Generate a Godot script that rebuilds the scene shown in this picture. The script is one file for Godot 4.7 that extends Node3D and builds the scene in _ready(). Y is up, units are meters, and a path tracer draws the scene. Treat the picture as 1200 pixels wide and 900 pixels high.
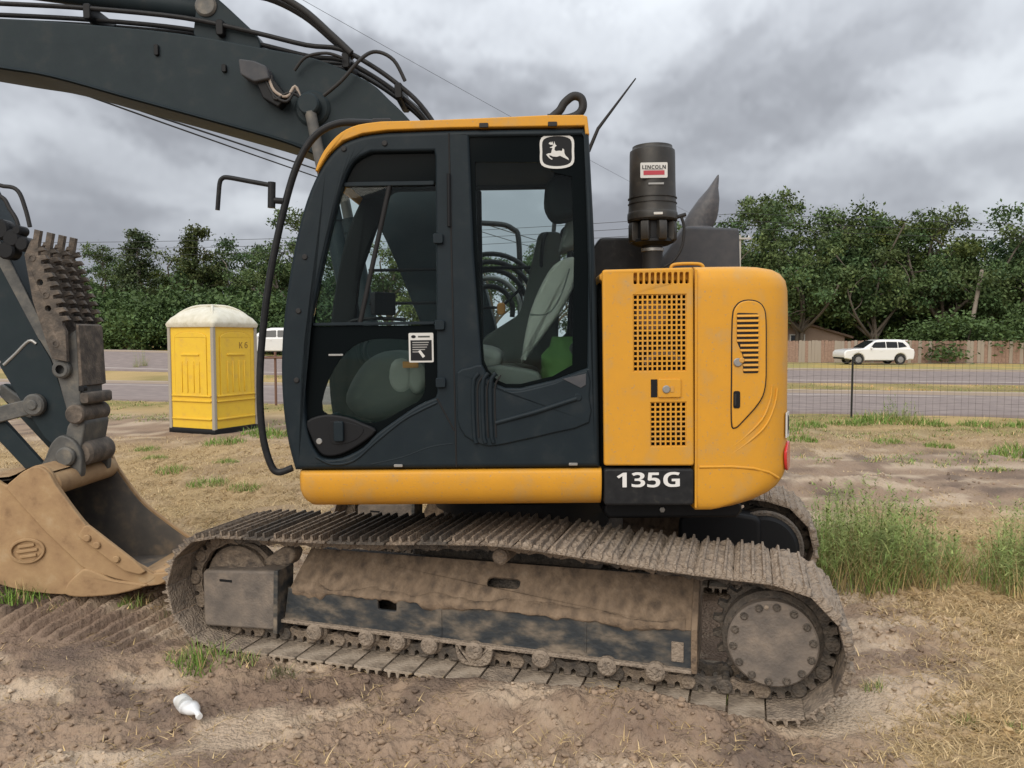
extends Node3D

var taken := {}
var M := {}
var rng := RandomNumberGenerator.new()
var n_big := FastNoiseLite.new()
var n_mid := FastNoiseLite.new()
var n_small := FastNoiseLite.new()
var n_tiny := FastNoiseLite.new()
var n_patch := FastNoiseLite.new()

const MACHINE := Vector3(0.10, 0.0, -5.1)
const UPPER_YAW := 1.2
const TRACK_YAW := 17.0


func _ready():
	# ---------- camera, sky, sun, exposure
	var cam := Camera3D.new()
	cam.name = "camera"
	cam.fov = 52.8
	cam.near = 0.05
	cam.far = 900.0
	cam.position = Vector3(0, 1.8, 0)
	cam.rotation_degrees = Vector3(-3.41, 0, 0)
	add_child(cam)
	cam.current = true
	var env := Environment.new()
	env.background_mode = Environment.BG_SKY
	env.tonemap_mode = Environment.TONE_MAPPER_LINEAR
	env.tonemap_exposure = 1.7
	env.sdfgi_enabled = true
	env.ssao_enabled = true
	env.ssil_enabled = true
	var sky := Sky.new()
	var pano := PanoramaSkyMaterial.new()
	pano.panorama = ImageTexture.create_from_image(cloud_image())
	pano.energy_multiplier = 1.0
	sky.sky_material = pano
	env.sky = sky
	var we := WorldEnvironment.new()
	we.name = "world_environment"
	we.environment = env
	add_child(we)
	var sun := DirectionalLight3D.new()
	sun.name = "sun"
	sun.light_energy = 0.5
	sun.light_color = Color(1.0, 0.96, 0.9)
	sun.light_angular_distance = 60.0
	sun.shadow_enabled = true
	sun.sky_mode = DirectionalLight3D.SKY_MODE_LIGHT_ONLY
	add_child(sun)
	sun.position = Vector3(0, 20, 0)
	sun.look_at_from_position(Vector3(-7, 13, 15), Vector3.ZERO, Vector3.UP)

	# ---------- noises and materials
	rng.seed = 11
	for a in [[n_big, 1, 0.11, 3], [n_mid, 2, 0.55, 4], [n_small, 3, 2.6, 3], [n_tiny, 4, 11.0, 2], [n_patch, 5, 0.8, 4]]:
		a[0].seed = a[1]
		a[0].frequency = a[2]
		a[0].fractal_octaves = a[3]
		a[0].noise_type = FastNoiseLite.TYPE_SIMPLEX_SMOOTH
	make_materials()

	# ---------- large structure, then things
	build_ground()
	build_roads()
	build_trees()
	build_far_things()
	build_fences()
	build_lines()
	build_toilet()
	build_excavator()
	build_plants()
	build_small_things()


# ================================================================ helpers
func numbered(called: String) -> String:
	if not taken.has(called):
		taken[called] = 0
		return called
	taken[called] += 1
	return "%s_%03d" % [called, taken[called]]


func tag(o: Node, label: String, category: String, group := "") -> Node:
	o.set_meta("label", label)
	o.set_meta("category", category)
	if group:
		o.set_meta("group", group)
	return o


func thing(called: String, label: String, category: String, at := Vector3.ZERO, turn := 0.0, group := "") -> Node3D:
	var o := Node3D.new()
	o.name = numbered(called)
	add_child(o)
	o.position = at
	o.rotation_degrees.y = turn
	tag(o, label, category, group)
	return o


func shape(called: String, mesh: Mesh, m: Material, parent: Node = null) -> MeshInstance3D:
	var o := MeshInstance3D.new()
	o.mesh = mesh
	o.material_override = m
	if parent == null:
		o.name = numbered(called)
		add_child(o)
	else:
		o.name = called
		parent.add_child(o, true)
	return o


func part(called: String, g: Geo, m: Material, parent: Node = null) -> MeshInstance3D:
	return shape(called, g.mesh(), m, parent)


func struct(called: String, g: Geo, m: Material) -> MeshInstance3D:
	var o := part(called, g, m)
	o.set_meta("kind", "structure")
	return o


func group_node(called: String, parent: Node) -> Node3D:
	var o := Node3D.new()
	o.name = called
	parent.add_child(o, true)
	return o


static func at(x: float, y: float, z: float) -> Transform3D:
	return Transform3D(Basis(), Vector3(x, y, z))


static func turned(deg: Vector3, pos := Vector3.ZERO) -> Transform3D:
	return Transform3D(Basis.from_euler(deg * PI / 180.0), pos)


static func arr(a: Array) -> PackedVector2Array:
	var p := PackedVector2Array()
	for i in range(0, a.size(), 2):
		p.append(Vector2(a[i], a[i + 1]))
	return p


static func rounded(p: PackedVector2Array, r: float, n := 4) -> PackedVector2Array:
	var out := PackedVector2Array()
	var c := p.size()
	for i in c:
		var a := p[(i + c - 1) % c]
		var b := p[i]
		var d := p[(i + 1) % c]
		var k: float = minf(r, 0.45 * minf(a.distance_to(b), b.distance_to(d)))
		var s := b + (a - b).normalized() * k
		var e := b + (d - b).normalized() * k
		for j in n + 1:
			var t := float(j) / n
			out.append(s.lerp(b, t).lerp(b.lerp(e, t), t))
	return out


static func rect(x0: float, y0: float, x1: float, y1: float) -> PackedVector2Array:
	return PackedVector2Array([Vector2(x0, y0), Vector2(x1, y0), Vector2(x1, y1), Vector2(x0, y1)])


static func disc(cx: float, cy: float, r: float, n := 24, ry := -1.0) -> PackedVector2Array:
	var p := PackedVector2Array()
	for i in n:
		var a := TAU * i / n
		p.append(Vector2(cx + cos(a) * r, cy + sin(a) * (r if ry < 0 else ry)))
	return p


static func smooth2(p: PackedVector2Array, steps := 5, closed := true) -> PackedVector2Array:
	var out := PackedVector2Array()
	var c := p.size()
	for i in (c if closed else c - 1):
		var a := p[(i + c - 1) % c] if closed or i > 0 else p[0]
		var b := p[i]
		var d := p[(i + 1) % c]
		var e := p[(i + 2) % c] if closed or i + 2 < c else p[c - 1]
		for j in steps:
			out.append(b.cubic_interpolate(d, a, e, float(j) / steps))
	if not closed:
		out.append(p[c - 1])
	return out


static func smooth3(p: Array, steps := 6) -> PackedVector3Array:
	var out := PackedVector3Array()
	var c := p.size()
	for i in c - 1:
		var a: Vector3 = p[maxi(i - 1, 0)]
		var b: Vector3 = p[i]
		var d: Vector3 = p[i + 1]
		var e: Vector3 = p[mini(i + 2, c - 1)]
		for j in steps:
			out.append(b.cubic_interpolate(d, a, e, float(j) / steps))
	out.append(p[c - 1])
	return out


class Geo:
	var v := PackedVector3Array()
	var n := PackedVector3Array()
	var c := PackedColorArray()
	var paint := false
	var tint := Color.WHITE
	var xf := Transform3D()

	func tri(p: Vector3, q: Vector3, r: Vector3, a: Vector3, b: Vector3, d: Vector3) -> void:
		var g := (q - p).cross(r - p)
		if g.length_squared() < 1e-16:
			return
		if g.dot(a + b + d) > 0.0:
			v.append(xf * p); v.append(xf * r); v.append(xf * q)
			n.append((xf.basis * a).normalized()); n.append((xf.basis * d).normalized()); n.append((xf.basis * b).normalized())
		else:
			v.append(xf * p); v.append(xf * q); v.append(xf * r)
			n.append((xf.basis * a).normalized()); n.append((xf.basis * b).normalized()); n.append((xf.basis * d).normalized())
		if paint:
			c.append(tint); c.append(tint); c.append(tint)

	func quad(p: Vector3, q: Vector3, r: Vector3, s: Vector3, a: Vector3, b: Vector3, d: Vector3, e: Vector3) -> void:
		tri(p, q, r, a, b, d)
		tri(p, r, s, a, d, e)

	func flat(p: Vector3, q: Vector3, r: Vector3, up := Vector3.ZERO) -> void:
		var g := (q - p).cross(r - p).normalized()
		if up != Vector3.ZERO and g.dot(up) < 0:
			g = -g
		tri(p, q, r, g, g, g)

	func mesh() -> ArrayMesh:
		var a := []
		a.resize(Mesh.ARRAY_MAX)
		a[Mesh.ARRAY_VERTEX] = v
		a[Mesh.ARRAY_NORMAL] = n
		if paint:
			a[Mesh.ARRAY_COLOR] = c
		var m := ArrayMesh.new()
		m.add_surface_from_arrays(Mesh.PRIMITIVE_TRIANGLES, a)
		return m

	static func miters(p: PackedVector2Array) -> Array:
		var k := p.size()
		var en := PackedVector2Array()
		for i in k:
			var d := (p[(i + 1) % k] - p[i]).normalized()
			en.append(Vector2(d.y, -d.x))
		var mi := PackedVector2Array()
		for i in k:
			var a := en[(i + k - 1) % k]
			var b := en[i]
			mi.append((a + b) / maxf(1.0 + a.dot(b), 0.35))
		return [en, mi]

	# an outline in x and y, drawn out from z0 to z1, its edges rounded over by bevel; holes are outlines too
	func prism(outline: PackedVector2Array, z0: float, z1: float, bevel := 0.0, holes := [], soft := 40.0, steps := 2, hole_bevel := -1.0) -> Geo:
		var loops := []
		var o := outline.duplicate()
		if Geometry2D.is_polygon_clockwise(o):
			o.reverse()
		loops.append(o)
		for h in holes:
			var q: PackedVector2Array = h.duplicate()
			if not Geometry2D.is_polygon_clockwise(q):
				q.reverse()
			loops.append(q)
		var limit := cos(deg_to_rad(soft))
		var insets := []
		for li in loops.size():
			var p: PackedVector2Array = loops[li]
			var bv := bevel if li == 0 or hole_bevel < 0.0 else hole_bevel
			var k := p.size()
			var mm := miters(p)
			var en: PackedVector2Array = mm[0]
			var mi: PackedVector2Array = mm[1]
			var rings := [[z0 + bv, 0.0, 0.0], [z1 - bv, 0.0, 0.0]]
			if bv > 0.0:
				for s in range(1, steps + 1):
					var t := PI / 2 * s / steps
					rings.append([z1 - bv + bv * sin(t), bv * (1.0 - cos(t)), t])
				for s in range(1, steps + 1):
					var t := PI / 2 * s / steps
					rings.push_front([z0 + bv - bv * sin(t), bv * (1.0 - cos(t)), -t])
			for i in k:
				var j := (i + 1) % k
				var ni := en[i]
				var nj := en[i]
				if en[(i + k - 1) % k].dot(en[i]) > limit:
					ni = (en[(i + k - 1) % k] + en[i]).normalized()
				if en[j].dot(en[i]) > limit:
					nj = (en[j] + en[i]).normalized()
				for r in rings.size() - 1:
					var A: Array = rings[r]
					var B: Array = rings[r + 1]
					var pi: Vector2 = p[i] - mi[i] * A[1]
					var pj: Vector2 = p[j] - mi[j] * A[1]
					var qi: Vector2 = p[i] - mi[i] * B[1]
					var qj: Vector2 = p[j] - mi[j] * B[1]
					var ca := cos(A[2]); var sa := sin(A[2]); var cb := cos(B[2]); var sb := sin(B[2])
					quad(Vector3(pi.x, pi.y, A[0]), Vector3(pj.x, pj.y, A[0]), Vector3(qj.x, qj.y, B[0]), Vector3(qi.x, qi.y, B[0]),
						Vector3(ni.x * ca, ni.y * ca, sa), Vector3(nj.x * ca, nj.y * ca, sa), Vector3(nj.x * cb, nj.y * cb, sb), Vector3(ni.x * cb, ni.y * cb, sb))
			var ins := PackedVector2Array()
			for i in k:
				ins.append(p[i] - mi[i] * bv)
			insets.append(ins)
		var raw := PackedVector2Array()
		var face := PackedVector2Array()
		for li in loops.size():
			raw.append_array(loops[li])
			face.append_array(insets[li])
		var ix := fill(raw, loops)
		if ix.is_empty():
			printerr("cap not filled: ", face.size(), " points, first ", face[0])
		for i in range(0, ix.size(), 3):
			var a := face[ix[i]]; var b := face[ix[i + 1]]; var d := face[ix[i + 2]]
			tri(Vector3(a.x, a.y, z1), Vector3(b.x, b.y, z1), Vector3(d.x, d.y, z1), Vector3.BACK, Vector3.BACK, Vector3.BACK)
			tri(Vector3(a.x, a.y, z0), Vector3(b.x, b.y, z0), Vector3(d.x, d.y, z0), Vector3.FORWARD, Vector3.FORWARD, Vector3.FORWARD)
		return self

	# triangles of an outline with holes: holes are bridged to it, then ears are clipped
	static func fill(pts: PackedVector2Array, loops: Array) -> PackedInt32Array:
		var ring: Array[int] = []
		var rest := []
		var first := 0
		for li in loops.size():
			var l: Array[int] = []
			for i in loops[li].size():
				l.append(first + i)
			first += loops[li].size()
			if li == 0:
				ring = l
			else:
				rest.append(l)
		while rest:
			var best := 1e9
			var bi := 0; var bj := 0; var bh := 0
			for h in rest.size():
				for i in ring.size():
					for j in rest[h].size():
						var d := pts[ring[i]].distance_squared_to(pts[rest[h][j]])
						if d < best:
							best = d; bi = i; bj = j; bh = h
			var hole: Array = rest[bh]
			rest.remove_at(bh)
			var out: Array[int] = []
			for i in bi + 1:
				out.append(ring[i])
			for j in hole.size() + 1:
				out.append(hole[(bj + j) % hole.size()])
			for i in range(bi, ring.size()):
				out.append(ring[i])
			ring = out
		var tris := PackedInt32Array()
		var slack := false
		while ring.size() > 3:
			var cut := -1
			var k := ring.size()
			for i in k:
				var a := pts[ring[(i + k - 1) % k]]; var b := pts[ring[i]]; var c := pts[ring[(i + 1) % k]]
				var area := (b - a).cross(c - b)
				if area <= 1e-12 and not (slack and area > -1e-9):
					continue
				var clear := true
				if not slack:
					for j in k:
						var q := pts[ring[j]]
						if q == a or q == b or q == c:
							continue
						if (b - a).cross(q - a) >= 0 and (c - b).cross(q - b) >= 0 and (a - c).cross(q - c) >= 0:
							clear = false
							break
				if clear:
					cut = i
					break
			if cut < 0:
				if slack:
					break
				slack = true
				continue
			slack = false
			tris.append(ring[(cut + k - 1) % k]); tris.append(ring[cut]); tris.append(ring[(cut + 1) % k])
			ring.remove_at(cut)
		if ring.size() == 3:
			tris.append(ring[0]); tris.append(ring[1]); tris.append(ring[2])
		return tris

	func box(cx: float, cy: float, cz: float, sx: float, sy: float, sz: float, bevel := 0.0) -> Geo:
		var x := sx / 2; var y := sy / 2
		var b := minf(bevel, minf(minf(x, y), sz / 2) * 0.8)
		var p: PackedVector2Array
		if b > 0:
			p = PackedVector2Array([Vector2(-x + b, -y), Vector2(x - b, -y), Vector2(x, -y + b), Vector2(x, y - b), Vector2(x - b, y), Vector2(-x + b, y), Vector2(-x, y - b), Vector2(-x, -y + b)])
		else:
			p = PackedVector2Array([Vector2(-x, -y), Vector2(x, -y), Vector2(x, y), Vector2(-x, y)])
		for i in p.size():
			p[i] += Vector2(cx, cy)
		return prism(p, cz - sz / 2, cz + sz / 2, b * 0.7, [], 50.0, 1)

	# a profile of (radius, height) turned about the y axis
	func lathe(profile: PackedVector2Array, seg := 24, soft := 40.0) -> Geo:
		var limit := cos(deg_to_rad(soft))
		var k := profile.size()
		var en := []
		for i in k - 1:
			var d := (profile[i + 1] - profile[i]).normalized()
			en.append(Vector2(d.y, -d.x))
		for i in k - 1:
			var na: Vector2 = en[i]
			var nb: Vector2 = en[i]
			if i > 0 and en[i - 1].dot(en[i]) > limit:
				na = (en[i - 1] + en[i]).normalized()
			if i < k - 2 and en[i + 1].dot(en[i]) > limit:
				nb = (en[i + 1] + en[i]).normalized()
			for s in seg:
				var a := TAU * s / seg
				var b := TAU * (s + 1) / seg
				var pa := profile[i]; var pb := profile[i + 1]
				quad(Vector3(pa.x * cos(a), pa.y, pa.x * sin(a)), Vector3(pa.x * cos(b), pa.y, pa.x * sin(b)), Vector3(pb.x * cos(b), pb.y, pb.x * sin(b)), Vector3(pb.x * cos(a), pb.y, pb.x * sin(a)),
					Vector3(na.x * cos(a), na.y, na.x * sin(a)), Vector3(na.x * cos(b), na.y, na.x * sin(b)), Vector3(nb.x * cos(b), nb.y, nb.x * sin(b)), Vector3(nb.x * cos(a), nb.y, nb.x * sin(a)))
		return self

	# a cylinder along z from z0 to z1 about (x, y)
	func drum(x: float, y: float, z0: float, z1: float, r: float, bevel := 0.0, seg := 24, inner := 0.0) -> Geo:
		var keep := xf
		xf = xf * Transform3D(Basis(Vector3(1, 0, 0), PI / 2), Vector3(x, y, 0))
		var b := bevel
		lathe(PackedVector2Array([Vector2(inner, z0), Vector2(r - b, z0), Vector2(r, z0 + b), Vector2(r, z1 - b), Vector2(r - b, z1), Vector2(inner, z1)]), seg, 30.0)
		xf = keep
		return self

	func tube(p: PackedVector3Array, r, sides := 8, closed := false) -> Geo:
		var k := p.size()
		var rings := []
		var norms := []
		var t0 := (p[1] - p[0]).normalized()
		var u := t0.cross(Vector3.UP if absf(t0.y) < 0.9 else Vector3.RIGHT).normalized()
		for i in k:
			var t: Vector3
			if closed:
				t = (p[(i + 1) % k] - p[(i + k - 1) % k]).normalized()
			else:
				t = (p[mini(i + 1, k - 1)] - p[maxi(i - 1, 0)]).normalized()
			u = (u - t * u.dot(t)).normalized()
			var w := t.cross(u)
			var ring := PackedVector3Array()
			var nn := PackedVector3Array()
			var rr: float = r if r is float else r[i]
			for s in sides:
				var a := TAU * s / sides
				var d := u * cos(a) + w * sin(a)
				ring.append(p[i] + d * rr)
				nn.append(d)
			rings.append(ring); norms.append(nn)
		for i in (k if closed else k - 1):
			var j := (i + 1) % k
			for s in sides:
				var e := (s + 1) % sides
				quad(rings[i][s], rings[i][e], rings[j][e], rings[j][s], norms[i][s], norms[i][e], norms[j][e], norms[j][s])
		if not closed:
			for e in [0, k - 1]:
				var out := (p[e] - p[1 if e == 0 else k - 2]).normalized()
				for s in range(1, sides - 1):
					tri(rings[e][0], rings[e][s], rings[e][s + 1], out, out, out)
		return self

	# rows of points; smooth all over
	func grid(rows: Array, closed := false, caps := false) -> Geo:
		var k: int = rows[0].size()
		var nrm := []
		for i in rows.size():
			var nn := PackedVector3Array()
			nn.resize(k)
			nrm.append(nn)
		var mid := Vector3.ZERO
		for i in rows.size():
			for j in k:
				var ja := (j + k - 1) % k if closed else maxi(j - 1, 0)
				var jb := (j + 1) % k if closed else mini(j + 1, k - 1)
				var a: Vector3 = rows[mini(i + 1, rows.size() - 1)][j] - rows[maxi(i - 1, 0)][j]
				var b: Vector3 = rows[i][jb] - rows[i][ja]
				nrm[i][j] = a.cross(b).normalized()
				mid += rows[i][j]
		mid /= rows.size() * k
		# outwards
		if closed or caps:
			var s := 0.0
			for i in rows.size():
				for j in k:
					s += nrm[i][j].dot(rows[i][j] - mid)
			if s < 0:
				for i in rows.size():
					for j in k:
						nrm[i][j] = -nrm[i][j]
		for i in rows.size() - 1:
			for j in (k if closed else k - 1):
				var e := (j + 1) % k
				quad(rows[i][j], rows[i][e], rows[i + 1][e], rows[i + 1][j], nrm[i][j], nrm[i][e], nrm[i + 1][e], nrm[i + 1][j])
		if caps:
			for e in [0, rows.size() - 1]:
				var q := Vector3.ZERO
				for j in k:
					q += rows[e][j]
				q /= k
				var o := Vector3.ZERO
				for j in k:
					o += rows[1 if e == 0 else rows.size() - 2][j]
				o = (q - o / k).normalized()
				for j in k:
					tri(q, rows[e][j], rows[e][(j + 1) % k], o, o, o)
		return self


func cloud_image() -> Image:
	var w := 1280
	var h := 640
	var a := FastNoiseLite.new()
	a.seed = 4
	a.frequency = 0.55
	a.fractal_octaves = 6
	a.fractal_gain = 0.52
	a.noise_type = FastNoiseLite.TYPE_SIMPLEX_SMOOTH
	a.domain_warp_enabled = true
	a.domain_warp_amplitude = 0.5
	a.domain_warp_frequency = 0.8
	var b := FastNoiseLite.new()
	b.seed = 34
	b.frequency = 0.22
	b.fractal_octaves = 3
	var im := Image.create_empty(w, h, false, Image.FORMAT_RGBF)
	for y in h:
		var el := (0.5 - (y + 0.5) / h) * PI
		for x in w:
			var az := (x + 0.5) / w * TAU
			var d := Vector3(-cos(el) * sin(az), sin(el), cos(el) * cos(az)).rotated(Vector3.UP, TAU * 4.0 / 18.0)
			var q: float = 1.0 / (maxf(d.y, 0.0) + 0.22)
			var px := d.x * q * 1.5
			var pz := d.z * q * 1.5
			var f := a.get_noise_3d(px, pz * 1.25, 0.3) * 0.62 + b.get_noise_3d(px + 7.0, pz, 1.7) * 0.55
			var t := clampf(0.48 + f * 1.5, 0.0, 1.0)
			t = t * t * (3.0 - 2.0 * t)
			var lum := lerpf(0.275, 0.82, t)
			var haze := exp(-maxf(d.y, 0.0) * 7.0)
			lum = lerpf(lum, 0.62, haze * 0.72)
			var cool := lerpf(1.05, 1.0, t)
			# an overcast sky is brighter towards the zenith
			lum *= 0.60 * (1.0 + 1.5 * maxf(d.y, 0.0)) / 1.3
			if d.y < 0.0:
				lum = 0.22
			im.set_pixel(x, y, Color(lum * 0.945, lum * 1.0, lum * 1.065 * cool))
	return im


# ================================================================ materials
func lin(r: float, g: float, b: float, a := 1.0) -> Color:
	var c := Color(r, g, b).linear_to_srgb()
	c.a = a
	return c


func noise_tex(freq: float, octaves: int, seed_: int, stops := [], size := 512, type := FastNoiseLite.TYPE_SIMPLEX_SMOOTH) -> NoiseTexture2D:
	var f := FastNoiseLite.new()
	f.seed = seed_
	f.frequency = freq
	f.fractal_octaves = octaves
	f.fractal_gain = 0.55
	f.noise_type = type
	var t := NoiseTexture2D.new()
	t.width = size
	t.height = size
	t.seamless = true
	t.seamless_blend_skirt = 0.3
	t.normalize = true
	t.noise = f
	if stops:
		var g := Gradient.new()
		g.offsets = PackedFloat32Array(stops.map(func(s): return s[0]))
		g.colors = PackedColorArray(stops.map(func(s): return lin(s[1], s[2], s[3])))
		t.color_ramp = g
	return t


# base colours are linear real-world values
func mk(called: String, r: float, g: float, b: float, rough := 0.6, o := {}) -> StandardMaterial3D:
	var m := StandardMaterial3D.new()
	m.resource_name = called
	m.albedo_color = lin(r, g, b, o.get("alpha", 1.0))
	m.roughness = rough
	m.metallic = o.get("metal", 0.0)
	m.metallic_specular = o.get("spec", 0.5)
	if o.has("alpha"):
		m.transparency = BaseMaterial3D.TRANSPARENCY_ALPHA
	if o.has("tex"):
		m.albedo_color = Color.WHITE
		m.albedo_texture = o.tex
	if o.has("bump"):
		m.heightmap_enabled = true
		m.heightmap_texture = o.bump
		m.heightmap_scale = o.get("depth", 0.2)
	if o.has("rough_tex"):
		m.roughness_texture = o.rough_tex
		m.roughness_texture_channel = BaseMaterial3D.TEXTURE_CHANNEL_RED
		m.roughness = 1.0
	if o.has("tex") or o.has("bump") or o.has("rough_tex"):
		m.uv1_triplanar = true
		m.uv1_scale = o.scale if o.get("scale") is Vector3 else Vector3.ONE * o.get("scale", 1.0)
		m.uv1_world_triplanar = o.get("world", false)
	if o.has("coat"):
		m.clearcoat_enabled = true
		m.clearcoat = o.coat
		m.clearcoat_roughness = o.get("coat_rough", 0.1)
	if o.has("back"):
		m.backlight_enabled = true
		m.backlight = Color(o.back, o.back, o.back)
	if o.get("vcol", false):
		m.vertex_color_use_as_albedo = true
	M[called] = m
	return m


func make_materials() -> void:
	var fine := noise_tex(0.06, 5, 71)
	var cloudy := noise_tex(0.012, 4, 72)
	var orange_peel := noise_tex(0.09, 3, 73)
	# machine paint: a film of site dust lies on it in patches
	mk("yellow", .62, .30, .04, 0.42, {"tex": noise_tex(0.010, 5, 74, [[0.0, .67, .325, .034], [0.55, .63, .31, .038], [0.8, .57, .305, .07], [1.0, .50, .32, .13]]), "bump": orange_peel, "depth": 0.010, "scale": 0.9, "spec": 0.34})
	mk("yellow_dirty", .55, .30, .06, 0.6, {"tex": noise_tex(0.02, 5, 75, [[0.0, .62, .30, .045], [0.5, .55, .29, .06], [0.75, .42, .28, .12], [1.0, .36, .26, .15]]), "scale": 1.3})
	mk("cab_grey", .04, .045, .052, 0.45, {"tex": noise_tex(0.012, 5, 76, [[0.0, .013, .020, .026], [0.6, .016, .024, .030], [0.85, .022, .029, .034], [1.0, .045, .047, .047]]), "bump": orange_peel, "depth": 0.015, "scale": 0.8, "spec": 0.26})
	mk("boom_grey", .045, .055, .06, 0.5, {"tex": noise_tex(0.012, 5, 77, [[0.0, .021, .031, .037], [0.6, .025, .036, .042], [0.85, .033, .041, .045], [1.0, .06, .06, .056]]), "bump": orange_peel, "depth": 0.02, "scale": 0.7, "spec": 0.24})
	mk("grey_hood", .10, .105, .115, 0.6, {"tex": noise_tex(0.02, 5, 78, [[0.0, .055, .06, .07], [1.0, .085, .085, .09]]), "scale": 1.0, "spec": 0.3})
	mk("black", .012, .013, .015, 0.5, {"spec": 0.3})
	mk("rubber", .016, .016, .017, 0.7)
	mk("black_gloss", .005, .007, .008, 0.1, {"spec": 0.12})
	mk("seal", .008, .008, .009, 0.75)
	mk("pipe_black", .02, .021, .023, 0.4, {"tex": noise_tex(0.02, 4, 79, [[0.0, .016, .017, .019], [0.7, .024, .025, .027], [1.0, .045, .043, .04]]), "scale": 1.5, "spec": 0.28})
	mk("canister", .03, .029, .027, 0.5, {"tex": noise_tex(0.02, 5, 80, [[0.0, .020, .020, .020], [0.6, .032, .030, .027], [1.0, .075, .066, .055]]), "scale": 1.2})
	mk("stack", .13, .125, .13, 0.55, {"tex": noise_tex(0.03, 4, 81, [[0.0, .05, .05, .055], [0.6, .08, .078, .083], [1.0, .13, .115, .105]]), "scale": 1.6})
	mk("chrome", .6, .6, .6, 0.18, {"metal": 1.0})
	mk("zinc", .35, .35, .34, 0.4, {"metal": 0.6})
	mk("glass", .01, .035, .032, 0.02, {"alpha": 0.12, "spec": 0.22})
	var tinted := mk("tinted_glass", .80, .93, .905, 0.0, {"alpha": 0.0})
	tinted.refraction_enabled = true
	tinted.refraction_scale = 0.02
	mk("glass_dark", .012, .03, .025, 0.02, {"alpha": 0.2, "spec": 0.4})
	mk("white_paint", .75, .75, .74, 0.4)
	mk("label_white", .62, .62, .6, 0.5)
	mk("label_red", .42, .04, .06, 0.5)
	mk("red_lens", .55, .03, .03, 0.2, {"coat": 0.5})
	mk("amber", .5, .2, .03, 0.4)
	mk("seat_grey", .27, .265, .245, 0.9)
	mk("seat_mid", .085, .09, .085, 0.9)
	mk("marker", .30, .17, .03, 0.7)
	mk("seat_dark", .10, .105, .10, 0.9)
	mk("trim_grey", .07, .075, .07, 0.8)
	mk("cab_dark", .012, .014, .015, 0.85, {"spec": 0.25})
	mk("green_cloth", .035, .085, .018, 0.9)
	# specks of dried splash on the paint
	var f := FastNoiseLite.new()
	f.seed = 301
	f.frequency = 0.045
	f.fractal_octaves = 4
	f.noise_type = FastNoiseLite.TYPE_SIMPLEX_SMOOTH
	var specks := NoiseTexture2D.new()
	specks.width = 1024
	specks.height = 1024
	specks.seamless = true
	specks.noise = f
	var ramp := Gradient.new()
	ramp.offsets = PackedFloat32Array([0.0, 0.74, 0.82, 1.0])
	ramp.colors = PackedColorArray([lin(.30, .24, .17, 0.0), lin(.30, .24, .17, 0.0), lin(.30, .24, .17, 0.42), lin(.36, .29, .21, 0.6)])
	specks.color_ramp = ramp
	for k in ["yellow"]:
		if M.has(k):
			M[k].detail_enabled = true
			M[k].detail_albedo = specks
			M[k].detail_blend_mode = BaseMaterial3D.BLEND_MODE_MIX
			M[k].detail_uv_layer = BaseMaterial3D.DETAIL_UV_1
	# undercarriage: steel under dried mud
	mk("mud_steel", .2, .16, .12, 0.85, {"tex": noise_tex(0.018, 6, 82, [[0.0, .07, .06, .052], [0.35, .15, .12, .095], [0.6, .23, .18, .135], [1.0, .31, .25, .19]]), "bump": fine, "depth": 1.1, "scale": 1.4})
	mk("mud_steel_pale", .3, .25, .2, 0.9, {"tex": noise_tex(0.018, 6, 83, [[0.0, .13, .11, .09], [0.4, .26, .21, .165], [1.0, .38, .31, .24]]), "bump": fine, "depth": 1.2, "scale": 1.5})
	mk("mud_steel_dark", .1, .085, .07, 0.8, {"tex": noise_tex(0.02, 6, 84, [[0.0, .045, .04, .038], [0.5, .10, .085, .07], [1.0, .19, .15, .12]]), "bump": fine, "depth": 0.8, "scale": 1.5})
	mk("shoe_inner", .36, .3, .235, 0.9, {"tex": noise_tex(0.010, 7, 99, [[0.0, .14, .115, .09], [0.35, .27, .22, .17], [0.6, .36, .30, .235], [1.0, .44, .37, .30]]), "bump": fine, "depth": 0.5, "scale": 1.2})
	mk("frame_worn", .06, .065, .07, 0.65, {"tex": noise_tex(0.007, 7, 85, [[0.0, .02, .026, .033], [0.36, .030, .036, .042], [0.5, .06, .059, .057], [0.62, .11, .096, .08], [0.8, .19, .155, .12], [1.0, .28, .23, .175]], 1024), "bump": fine, "depth": 0.25, "scale": Vector3(0.6, 1.0, 1.0)})
	mk("frame_brown", .22, .16, .11, 0.9, {"tex": noise_tex(0.009, 7, 86, [[0.0, .055, .045, .038], [0.3, .13, .095, .068], [0.55, .215, .155, .105], [0.8, .27, .20, .14], [1.0, .38, .30, .22]], 1024), "bump": fine, "depth": 0.7, "scale": 1.1})
	mk("cover_disc", .17, .14, .115, 0.75, {"tex": noise_tex(0.008, 7, 87, [[0.0, .10, .088, .08], [0.5, .165, .14, .12], [1.0, .25, .205, .165]]), "bump": fine, "depth": 0.25, "scale": 1.6})
	mk("bucket", .36, .23, .12, 0.85, {"tex": noise_tex(0.006, 7, 88, [[0.0, .24, .15, .08], [0.3, .35, .225, .12], [0.65, .40, .265, .14], [1.0, .46, .34, .21]], 1024), "bump": fine, "depth": 0.12, "scale": 0.9})
	mk("bucket_inside", .06, .055, .05, 0.55, {"tex": noise_tex(0.014, 5, 89, [[0.0, .09, .085, .08], [0.5, .13, .115, .10], [0.75, .20, .16, .12], [1.0, .28, .21, .15]]), "scale": 0.8})
	mk("rust", .16, .10, .07, 0.85, {"tex": noise_tex(0.012, 7, 90, [[0.0, .05, .044, .04], [0.45, .10, .084, .07], [0.75, .155, .125, .10], [1.0, .23, .19, .155]]), "bump": fine, "depth": 0.3, "scale": 1.6})
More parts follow.
